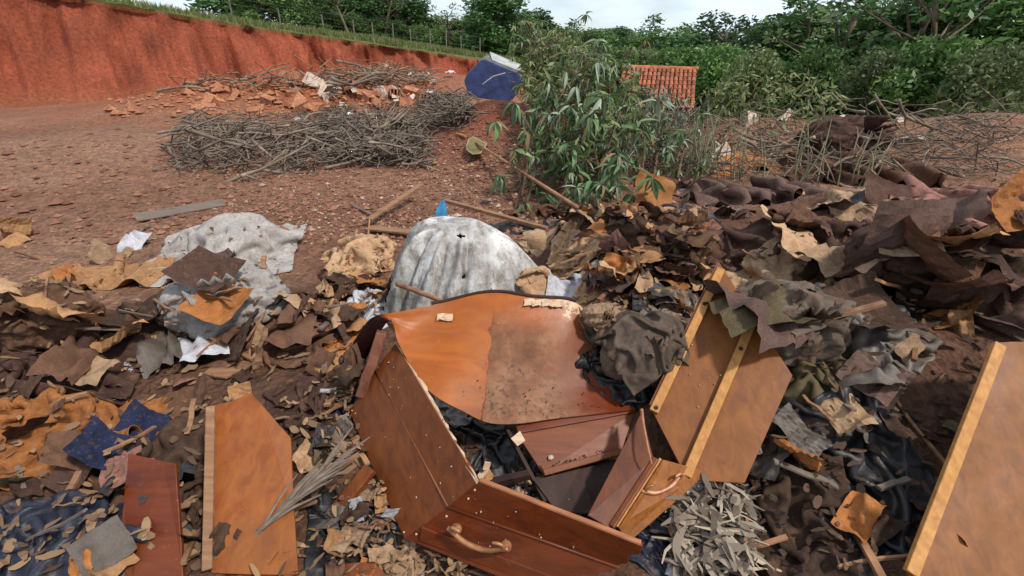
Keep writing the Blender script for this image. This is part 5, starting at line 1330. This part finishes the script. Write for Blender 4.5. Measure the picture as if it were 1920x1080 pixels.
# stuffed, knotted bags
def lump(px, py, wpx, hpx, mat, label, seed, name='stuffed_bag', cat='bag', deep=.8, z0=None, amp=.32):
    p, t = G(px, py + hpx*.30)
    rx, rz = wpx/2/FPX*t, hpx/2/FPX*t*.95; ry = rx*deep
    th_, ph_ = np.meshgrid(np.linspace(0, np.pi, 84), np.linspace(0, 2*np.pi, 140, endpoint=False), indexing='ij')
    D = np.stack([np.sin(th_)*np.cos(ph_), np.sin(th_)*np.sin(ph_), np.cos(th_)], -1)
    R_ = 1 + amp*crumple(D, seed, 1.1, 9, .5) + amp*.6*crumple(D*np.array([1, 1, .5]), seed+1, 2.6, 9, .5) + .07*crumple(D, seed+2, 7, 9)
    gd = np.array([.25, -.72, .62]); gd /= np.linalg.norm(gd); e1 = np.cross(gd, [0, 0, 1.]); e1 /= np.linalg.norm(e1); e2 = np.cross(gd, e1)
    fa = np.arctan2(D @ e2, D @ e1)/(2*np.pi); ft = np.arccos(np.clip(D @ gd, -1, 1)); rf = np.random.default_rng(seed+40)
    for kf in (5, 8, 13):      # folds running out from where the bag is gathered
        R_ = R_ + .30/kf**.55*(tri(fa*kf + rf.random() + .25*np.sin(ft*3+kf) + .12*np.sin(ft*7)) - .5)*np.exp(-((ft-.75)/.75)**2)
    R_ = R_ - .28*np.exp(-(ft/.22)**2)
    V = D*R_[..., None]*np.array([rx, ry, rz]); V[..., 2] = np.where(V[..., 2] < -rz*.6, -rz*.6 + (V[..., 2]+rz*.6)*.2, V[..., 2])
    c = np.array([p[0], p[1] + ry*.3, p[2] + rz*.45])
    o = thing(name, label, cat, (c[0], c[1], c[2]-rz*.6))
    mobj('body', (V + c).reshape(-1, 3), grid_faces(84, 140, True), mat, o, True)
    r = np.random.default_rng(seed); k = c + np.array([rx*.25, -ry*.72, rz*.62])*.72
    for i in range(3):      # gathered neck of the bag
        d = np.array([r.normal()*.5, -.5, .4 + r.normal()*.3]); d /= np.linalg.norm(d); L = rx*.5
        s_ = np.cross(d, [0, 0, 1.]); s_ /= np.linalg.norm(s_)
        g = np.array([[k + d*L*q + s_*w_*L*(.12+.4*q) + np.array([0, 0, .02*math.sin(9*w_+i)]) for w_ in np.linspace(-1, 1, 7)] for q in np.linspace(-.3, 1, 6)])
        g = g + .006*crumple(g, seed+5+i, 6, 6)[..., None]
        mobj('neck', *shell(g, .002), mat, o, True)
    stamp((V + c).reshape(-1, 3)); return o
K_LMP = m_cloth('dirty_lump', '#6e5f51', '#43332a', .75, dk=.7)
lump(1202, 655, 150, 140, K_LMP, 'compact dirty grey brown stuffed bag wedged between the lid and the battened panel', 901)
dr = sheet(1212, 600, 165, 92, K_LMP, 'cloth', 'slumped creased grey brown cloth over the stuffed bag beside the lid', 'cloth', 921, .4, (.62, .62), 52, .15, True, .15, .003, .05, .16, 0.0)
dv = np.empty(len(dr.data.vertices)*3); dr.data.vertices.foreach_get('co', dv); stamp(dv.reshape(-1, 3), clean=True)
sheet(1092, 455, 120, 70, K_TAN2, 'paper_sheet', 'broad pale tan paper sheet on the crest of the rag heap', 'paper', 922, .15, (.78, .72), 36, .35, True, .15, .003, .08, .14, .10)
lump(1128, 592, 70, 52, K_BEI, 'small beige stuffed paper bag at the corner of the curled lid', 902, amp=.3)
lump(1290, 470, 110, 80, K_DBR, 'dark brown stuffed bag above the battened panel', 904)
lump(1470, 600, 230, 170, K_LMP, 'grey brown stuffed bag beyond the battened panel', 906)
lump(1730, 470, 230, 150, K_DBR, 'dark brown stuffed bag between the pinkish blanket and the leaning board', 907)
lump(420, 560, 220, 150, K_GRW, 'dirty white stuffed sack in front of the grey sheet', 908)
lump(60, 590, 200, 130, K_BRN, 'brown stuffed sack behind the maroon blanket', 909)
lump(1590, 260, 160, 90, K_MAR, 'maroon stuffed bag on the far rubble', 910)

# small crumpled scraps, each its own piece, packed over the heap
SCM = []
for q in range(10):
    u_, v_ = np.meshgrid(np.linspace(-.5, .5, 15), np.linspace(-.5, .5, 13), indexing='ij'); uv_ = np.stack([u_, v_], -1)
    rq_ = np.random.default_rng(700+q); bend_ = rq_.uniform(-.6, .9)
    g = np.stack([u_, v_*rq_.uniform(.6, 1), (.42 if q % 3 else .6)*crumple(uv_*np.array([1, .35 if q % 2 else 1]), 710+q, 1.6, 8) + .08*crumple(uv_, 730+q, 5, 7) + bend_*(u_*u_ - .08) + rq_.uniform(-.5, .5)*v_*v_], -1)
    g[..., :2] *= (1 + .12*crumple(uv_, 750+q, 2, 6))[..., None]
    F = [f for f in grid_faces(15, 13) if not (min(f[0]//13, 13-f[0]//13, f[0] % 13, 11-f[0] % 13) < 1 and rq_.random() < .0)]
    me = mesh_data('scrap', g.reshape(-1, 3), F, q % 2 == 0); me.materials.append(K_TAN); SCM.append(me)
SCK = [(K_TAN, 'tan paper'), (K_TAN2, 'pale tan paper'), (K_ORG, 'orange brown paper'), (K_BRN, 'brown cloth'), (K_DBR, 'dark brown cloth'), (K_MAR, 'maroon cloth'), (K_PUR, 'purple brown cloth'),
       (K_BEI, 'beige card'), (K_PNK, 'pinkish cloth'), (K_CHR, 'charcoal plastic'), (K_GRY, 'grey plastic'), (K_WHT, 'white paper'), (K_OLV, 'olive cloth'), (K_BLU, 'navy cloth')]
def scraps(n, box_, size, where_, seed, wts, lift=.02):
    r = np.random.default_rng(seed); wts = np.array(wts, float); wts /= wts.sum(); done = 0
    while done < n:
        p, t = G(r.uniform(box_[0], box_[2]), r.uniform(box_[1], box_[3])); done += 1
        if is_clean(p): continue
        k = r.choice(len(SCK), p=wts); s_ = r.uniform(*size)
        o = link('scrap', SCM[r.integers(0, 10)]); o.material_slots[0].link = 'OBJECT'; o.material_slots[0].material = SCK[k][0]
        o.location = (p[0], p[1], p[2] + lift + s_*.10); o.scale = (s_, s_*r.uniform(.6, 1.1), s_*r.uniform(.7, 1.1))
        o.rotation_euler = (r.normal()*.45, r.normal()*.45, r.uniform(0, 6.28))
        tag(o, f'small crumpled {SCK[k][1]} scrap {where_}', 'scrap', f'small scraps {where_}')
#        tan tn2 org brn dbr mar pur bei pnk chr gry wht olv nav
scraps(16, (1030, 398, 1150, 440), (.10, .22), 'near the end of the long pole', 56, (8, 8, 6, 5, 3, 2, 2, 6, 3, 0, 0, 0, 1, 0))
scraps(12, (1040, 500, 1150, 545), (.10, .22), 'between the white paper and the tan bag', 57, (4, 3, 2, 6, 8, 5, 4, 3, 2, 3, 1, 1, 1, 0))
scraps(66, (1140, 398, 1325, 545), (.09, .24), 'in the rag heap behind the lid', 41, (11, 10, 6, 10, 7, 3, 3, 9, 5, 3, 2, 1, 3, 0))
scraps(16, (1110, 545, 1300, 600), (.08, .18), 'around the stuffed grey brown bag', 42, (4, 3, 3, 6, 6, 3, 3, 4, 2, 4, 4, 1, 2, 0))
scraps(36, (603, 520, 725, 720), (.07, .20), 'left of the curled veneer', 43, (7, 5, 5, 8, 8, 3, 2, 5, 2, 2, 1, 2, 2, 0))
scraps(18, (603, 730, 690, 870), (.05, .13), 'beside the palm frond', 44, (3, 2, 2, 6, 8, 3, 2, 4, 1, 5, 4, 2, 1, 4))
scraps(16, (610, 900, 780, 1080), (.05, .12), 'beside the coffin corner', 45, (4, 3, 3, 6, 7, 2, 2, 5, 1, 4, 2, 1, 1, 2))
scraps(20, (830, 745, 1190, 930), (.05, .11), 'inside the broken coffin shell', 46, (1, 1, 1, 4, 8, 3, 1, 2, 0, 8, 3, 0, 1, 2))
scraps(24, (0, 440, 600, 700), (.15, .40), 'on the dirt around the white sack', 47, (8, 6, 6, 8, 6, 4, 3, 6, 3, 2, 2, 2, 2, 0))
scraps(26, (0, 700, 600, 1080), (.08, .22), 'around the fallen boards', 48, (6, 4, 7, 8, 8, 4, 3, 4, 2, 4, 2, 1, 2, 2))
scraps(34, (1330, 350, 1920, 620), (.16, .44), 'among the blankets', 49, (6, 4, 5, 8, 9, 7, 6, 6, 5, 4, 2, 1, 3, 0))
scraps(12, (1262, 905, 1330, 1075), (.06, .12), 'over the shredded palm leaves', 58, (2, 3, 0, 2, 1, 0, 0, 6, 0, 0, 5, 2, 0, 0))
scraps(22, (1340, 620, 1900, 1080), (.08, .22), 'around the leaning board', 50, (4, 3, 4, 8, 9, 5, 4, 4, 2, 6, 4, 0, 4, 2))
# splinters of wood
def splinters(n, box_, L, where_, seed, mats):
    r = np.random.default_rng(seed)
    for i in range(n):
        p, t = G(r.uniform(box_[0], box_[2]), r.uniform(box_[1], box_[3]))
        if is_clean(p): continue
        l = r.uniform(*L); a = r.uniform(0, 6.28); d = np.array([math.cos(a), math.sin(a), r.normal()*.25]); c = p + [0, 0, .025]
        o = mobj('splinter', *beam(c-d*l/2, c+d*l/2, r.uniform(.008, .03), r.uniform(.005, .015), nseg=4, wob=.003, seed=i), mats[i % len(mats)])
        tag(o, f'broken wood splinter {where_}', 'splinter', f'wood splinters {where_}')
splinters(30, (1030, 400, 1325, 600), (.08, .35), 'in the rag heap behind the lid', 51, (W_OLD, W_GREY, M_STICKR))
splinters(22, (603, 480, 720, 860), (.06, .25), 'left of the curled veneer', 52, (W_OLD, W_GREY, M_STICKR))
splinters(12, (850, 800, 1150, 930), (.06, .16), 'inside the broken coffin shell', 53, (W_OLD, W_GREY, W_RAW))
splinters(26, (0, 430, 600, 1060), (.1, .5), 'around the fallen boards', 54, (W_OLD, W_GREY, M_STICKR))
splinters(26, (1330, 350, 1900, 1060), (.1, .5), 'among the blankets', 55, (W_OLD, W_GREY, M_STICKR))

# stiff folded cardboard standing at the foot of the leafy heap
def card(pts, mat, label, th=.006, name='cardboard', cat='cardboard', seed=0):
    """folded sheet: rows of pixel+height points"""
    g = np.array([[PZ(*p) for p in row] for row in pts])
    g = np.array([catmull(rw, 14) for rw in g]); g = np.array([catmull(g[:, j], 10) for j in range(14)])
    r_ = .006*fbm(np.arange(14)[:, None]*.5+seed+0*np.arange(10)[None], np.arange(10)[None]*.5+0*np.arange(14)[:, None], seed, 3)
    g[..., 2] += r_; g[..., 0] += r_[::-1]
    g = g + .5*r_[..., None] + (.03*min(1, np.ptp(g[..., 2])*3)*crumple(g, seed+9, 4, 8))[..., None]*np.array([.6, -.6, .5])
    return tag(mobj(name, *shell(g, th), mat, None, False), label, cat)
o = link('cardboard', SCM[4].copy(), None); o.data.materials.clear(); o.data.materials.append(m_cloth('brown_card', '#9a683c', '#5b3a24', .85))
p_ = PZ(1228, 362, .30); o.location = tuple(p_); o.scale = (.46, .42, .40); o.rotation_euler = (1.0, .35, .35)
tag(o, 'bent orange brown cardboard standing at the foot of the leafy heap', 'cardboard')
card([[(816, 413, .30), (824, 413, .30), (838, 412, .31)], [(818, 395, .36), (826, 392, .37), (837, 394, .36)], [(826, 378, .42), (830, 375, .43), (835, 377, .42)]], m_two('cyan_plastic', lin('#08587c'), lin('#0f6c96'), 6, .45, .1), 'small bright blue plastic scrap standing behind the tarpaulin', .003, 'plastic_scrap', 'plastic', 5)
card([[(990, 470, .36), (1004, 468, .37), (1020, 470, .36)], [(985, 450, .44), (1004, 446, .46), (1024, 447, .44)], [(980, 436, .48), (1002, 430, .50), (1022, 432, .48)]], K_BEI, 'pale cardboard box flap behind the tip of the tarpaulin', .008, seed=7)

# boards beyond the strip
def loose_board(pts, mat, name, label, cat, th=.014, strips=(), stm=None):
    P = np.array([PZ(*p) for p in pts]); nn = np.zeros(3); rb_ = np.random.default_rng(int(pts[0][0])); Q_ = []
    for i in range(len(P)):
        a_, b_ = P[i], P[(i+1) % len(P)]; m_ = max(2, int(np.linalg.norm(b_-a_)/.05))
        rough_ = .006 if i % 2 else .002
        Q_ += [a_ + (b_-a_)*q/m_ + (P.mean(0)-a_)*abs(rb_.normal())*rough_*3 for q in range(m_)]
    P = np.array(Q_)
    for i in range(len(P)): nn += np.cross(P[i], P[(i+1) % len(P)])
    if nn[2] < 0: P = P[::-1]
    o = thing(name, label, cat, (P[:, 0].mean(), P[:, 1].mean(), P[:, 2].min()))
    bevel(mobj('board', *plate(P, th), mat, o), .002)
    nn = nn/np.linalg.norm(nn)*np.sign(nn[2])
    for a, b, w in strips:
        a, b = PZ(*a), PZ(*b); bevel(mobj('batten', *beam(a+nn*.012, b+nn*.012, w, .022, nn), stm or W_PINE, o), .003)
    return o
loose_board([(395, 1075, .10), (560, 1080, .08), (545, 820, .30), (470, 735, .42), (400, 760, .40)], m_wood('veneer_left', lin('#74350a'), lin('#985416'), .40, 'Y', .7, .45, '#76522f', 0), 'veneer_board', 'broad orange brown veneer board leaning on rags beyond the palm frond', 'board', strips=[((392, 1070, .11), (398, 765, .41), .03)], stm=W_OLD)
loose_board([(215, 1085, .12), (345, 1085, .10), (330, 870, .34), (240, 850, .34)], W_RED, 'red_board', 'fallen red brown board between the blanket and the navy bag', 'board')
loose_board([(1700, 1085, .08), (1960, 1085, .08), (2010, 640, .60), (1870, 640, .60)], m_wood('panel_far', lin('#6b3b10'), lin('#8e541c'), .45, 'Y', .6, .45, '#7a5530', 0), 'leaning_panel', 'tall brown board with a pine edge strip leaning among the rags', 'panel', strips=[((1702, 1075, .09), (1868, 648, .60), .04)])
loose_board([(560, 600, .16), (470, 620, .14), (380, 700, .10), (420, 710, .10), (560, 640, .14)], W_OLD, 'old_board', 'weathered plank lying under the dirty grey sheet', 'plank')
loose_board([(1350, 470, .42), (1500, 440, .45), (1510, 455, .44), (1360, 490, .41)], W_OLD, 'old_board', 'weathered plank lying across the maroon blanket', 'plank')
loose_board([(250, 400, .05), (420, 372, .05), (424, 384, .04), (255, 414, .04)], W_GREY, 'grey_board', 'grey plank lying on the open dirt', 'plank')
loose_board([(606, 1060, .05), (700, 1052, .05), (735, 1085, .03), (600, 1100, .03)], W_BRN, 'coffin_scrap', 'orange brown board edge below the black plastic bag', 'board')

# dry palm frond at the left
fr_ = thing('palm_frond', 'dry grey palm frond beside the brown plank', 'palm frond', PZ(610, 900, .08))
rach = catmull([PZ(470, 1010, .13), PZ(520, 965, .19), PZ(570, 920, .20), PZ(612, 885, .20)], 20)
mobj('rachis', *tube(rach, np.linspace(.010, .005, 20), 6), W_GREY, fr_, True)
rq = np.random.default_rng(14)
for i in range(30):
    b = rach[2 + (i//2) % 17]; sd_ = 1 if i % 2 else -1
    d = (rach[-1]-rach[0]); d /= np.linalg.norm(d); s_ = np.cross(d, [0, 0, 1])*sd_; L = rq.uniform(.14, .24)
    tip = b + (s_*rq.uniform(.12, .38) + d*.95)*L + np.array([0, 0, rq.normal()*.015]); mid = (b+tip)/2 + [0, 0, .012]
    wv = np.cross(tip-b, [0, 0, 1]); wv = wv/np.linalg.norm(wv)*rq.uniform(.005, .010)
    g = np.array([[b-wv*.6, b+[0, 0, .003], b+wv*.6], [mid-wv, mid+[0, 0, .004], mid+wv], [tip-wv*.2, tip, tip+wv*.2]])
    mobj('leaflet', *shell(g, .001), W_GREY, fr_)

# ================================================================== shreds, litter and stones
def ribbons(n, boxes, L, W, mat, name, label, cat, seed, lift=.05, curl=.25):
    r = np.random.default_rng(seed); Vs = []; Fs = []; k = 0
    area = np.array([(b[2]-b[0])*(b[3]-b[1]) for b in boxes], float); area /= area.sum()
    for i in range(n):
        b = boxes[r.choice(len(boxes), p=area)]
        p, t = G(r.uniform(b[0], b[2]), r.uniform(b[1], b[3]))
        if is_clean(p): continue
        p = p + [0, 0, r.uniform(.004, lift)]
        l, w = r.uniform(*L), r.uniform(*W); a = r.uniform(0, 6.28); d = np.array([math.cos(a), math.sin(a), r.normal()*.25])
        s = np.array([-math.sin(a), math.cos(a), r.normal()*.6]); s /= np.linalg.norm(s); bend = r.normal()*curl
        for q in range(5):
            f = q/4 - .5; c = p + d*l*f + s*bend*l*(f*f-.08) + np.array([0, 0, abs(r.normal())*.006 + .25*l*abs(bend)*(0.25-f*f)])
            ww = w*(1-(2*f)**2*.6); Vs += [c - s*ww/2, c + s*ww/2]
        Fs += [(k+2*q, k+2*q+1, k+2*q+3, k+2*q+2) for q in range(4)]; k += 10
    return stuff(tag(mobj(name, np.array(Vs), Fs, mat), label, cat))
M_SHRED = m_two('pale_shred', lin('#7d6b58'), lin('#b3a28c'), 9, .9, .2, 60)
MS_ = m_leaf('dry_leaf', lin('#5a4232'), lin('#a5835f'), .1, .1, .8)
MD_ = m_leaf('dark_leaf', lin('#33261e'), lin('#6b4f3c'), .1, .1, .8)
MP_ = m_leaf('pale_scrap', lin('#8f7a66'), lin('#cbb8a2'), .1, .1, .8)
ribbons(330, [(1262, 905, 1330, 1085), (1330, 930, 1400, 1085)], (.05, .13), (.010, .030), m_leaf('palm_shred', lin('#5f5042'), lin('#ad9c88'), .1, .1, .8), 'shredded_palm', 'pale shredded palm leaves beyond the navy plastic bag', 'leaf litter', 21, .07)
ribbons(45, [(1262, 900, 1330, 1085), (1330, 930, 1410, 1085)], (.08, .20), (.006, .016), m_leaf('palm_strip', lin('#6b5a48'), lin('#b8a68c'), .1, .1, .8), 'shredded_palm', 'long dry palm strips over the shredded leaves', 'leaf litter', 28, .05, .6)
ribbons(380, [(600, 440, 760, 620), (602, 700, 700, 860), (620, 900, 780, 1085), (760, 1040, 1000, 1085)], (.02, .06), (.008, .022), MS_, 'leaf_litter', 'dry brown leaf litter left of the coffin', 'leaf litter', 22, .04)
ribbons(650, [(1000, 400, 1330, 760)], (.025, .07), (.010, .028), MS_, 'leaf_litter', 'dry leaf and paper shreds among the rags', 'leaf litter', 23, .03)
ribbons(140, [(860, 800, 1200, 960)], (.03, .09), (.005, .014), MD_, 'leaf_litter', 'dark litter inside the broken coffin', 'leaf litter', 24, .02)
ribbons(520, [(0, 430, 600, 1085)], (.025, .08), (.012, .03), MS_, 'leaf_litter', 'dry leaf litter over the rags near the veneer board', 'leaf litter', 25, .03)
ribbons(520, [(1330, 340, 1920, 1085)], (.025, .08), (.012, .03), MD_, 'leaf_litter', 'dark shreds over the rag heap by the leaning board', 'leaf litter', 26, .03)
HF = HF_BASE
ribbons(1500, [(400, 310, 1000, 440), (1000, 300, 1320, 400)], (.02, .07), (.006, .02), m_leaf('chips', lin('#7a5b48'), lin('#b39478'), .1, .1, .8), 'leaf_litter', 'pale chips and dry leaves strewn over the open dirt', 'leaf litter', 27, .02)
def pebbles(n, boxes, size, mat, label, seed, name='gravel'):
    r = np.random.default_rng(seed); Vs, Fs = [], []
    base = np.array([[1, 0, 0], [-1, 0, 0], [0, 1, 0], [0, -1, 0], [0, 0, .7], [0, 0, -.5]], float)
    fc = [(0, 2, 4), (2, 1, 4), (1, 3, 4), (3, 0, 4), (2, 0, 5), (1, 2, 5), (3, 1, 5), (0, 3, 5)]
    area = np.array([(b[2]-b[0])*(b[3]-b[1]) for b in boxes], float); area /= area.sum()
    for i in range(n):
        b = boxes[r.choice(len(boxes), p=area)]; p, t = G(r.uniform(b[0], b[2]), r.uniform(b[1], b[3]))
        if is_clean(p): continue
        s = r.gamma(2.0, size/2) + size*.3; s = min(s, size*4)
        a = r.uniform(0, 6.28); R_ = np.array([[math.cos(a), -math.sin(a), 0], [math.sin(a), math.cos(a), 0], [0, 0, 1]])
        V = (base*r.uniform(.6, 1.2, (6, 3)))*s @ R_.T + p + [0, 0, s*.2]
        Fs += [tuple(6*len(Vs)+q for q in f) for f in fc]; Vs.append(V)
    return stuff(tag(mobj(name, np.concatenate(Vs), Fs, mat), label, 'gravel'))
M_CLOD = m_leaf('clods', lin('#644030'), lin('#9a6e58'), .05, 0, .95)
M_PEB = m_leaf('pebbles', lin('#8a6a55'), lin('#c0a58e'), .05, 0, .9)
HF = HF_BASE
pebbles(4200, [(420, 250, 1010, 450), (850, 195, 1010, 360)], .016, M_CLOD, 'earth clods over the dirt mound and open ground', 31)
pebbles(900, [(420, 260, 1010, 460)], .013, M_PEB, 'pale pebbles on the open ground', 32)
pebbles(900, [(0, 230, 420, 460), (1010, 290, 1330, 400)], .022, M_CLOD, 'earth clods further along the open ground', 33)
pebbles(700, [(600, 150, 820, 215), (200, 150, 600, 220)], .05, M_BRICK, 'crumbled clay over the orange rubble heap', 34)
HF = HF_OPEN
pebbles(260, [(870, 900, 1000, 960), (770, 1040, 1010, 1085), (1000, 870, 1180, 960)], .006, M_PEB, 'small crumbs around the broken coffin', 35)

def crumbs(quads, n, label, seed, mat):
    r = np.random.default_rng(seed); mb = MB()
    base = np.array([[1, 0, 0], [-1, 0, 0], [0, 1, 0], [0, -1, 0], [0, 0, .7], [0, 0, -.5]], float)
    fc = [(0, 2, 4), (2, 1, 4), (1, 3, 4), (3, 0, 4), (2, 0, 5), (1, 2, 5), (3, 1, 5), (0, 3, 5)]
    for i in range(n):
        a, b, c, d = quads[r.integers(0, len(quads))]; u, v = np.clip(r.normal()*.13 + r.choice([.22, .35, .8]), .02, .98), np.clip(r.normal()*.15 + r.choice([.2, .6]), .03, .97)
        p = (a*(1-u) + b*u)*(1-v) + (d*(1-u) + c*u)*v; nn = np.cross(b-a, d-a); nn /= np.linalg.norm(nn)
        if np.dot(nn, CAM-p) < 0: nn = -nn
        mb.add((base*r.uniform(.5, 1.4, (6, 3))) * r.uniform(.0012, .0042) * np.array([1, r.uniform(1, 2.2), 1]) + p + nn*.003, fc)
    return stuff(tag(mobj('crumbs', *mb.get(), mat), label, 'crumbs'))
crumbs([(B0, B1, G1, G0), (G0, G1, R1, R0)], 30, 'pale crumbs and splinters stuck to the left coffin wall', 61, MP_)
crumbs([(G1, G2, R2, R1), (B1, B2, G2, G1)], 16, 'pale crumbs and splinters stuck to the handle side of the coffin', 62, MP_)
crumbs([(q3+un2*.004, q2+un2*.004, q2*.8+q1*.2+un2*.004, q3*.8+q0*.2+un2*.004)], 120, 'dirt crumbs gathered along the lower moulding of the small panel', 63, MD_)
crumbs([(P1+vn*.002, P1+vb*1.0+vn*.002, P1+vb*1.0+va*.9+vn*.002, P1+va*.9+vn*.002)], 10, 'crumbs on the battened panel', 64, MP_)
lidq = [(Pg[i, 1], Pg[i+3, 1], Pg[i+3, 9], Pg[i, 9]) for i in range(42, 60, 3)]
crumbs(lidq, 45, 'dirt crumbs on the worn patch of the veneer', 65, MD_)
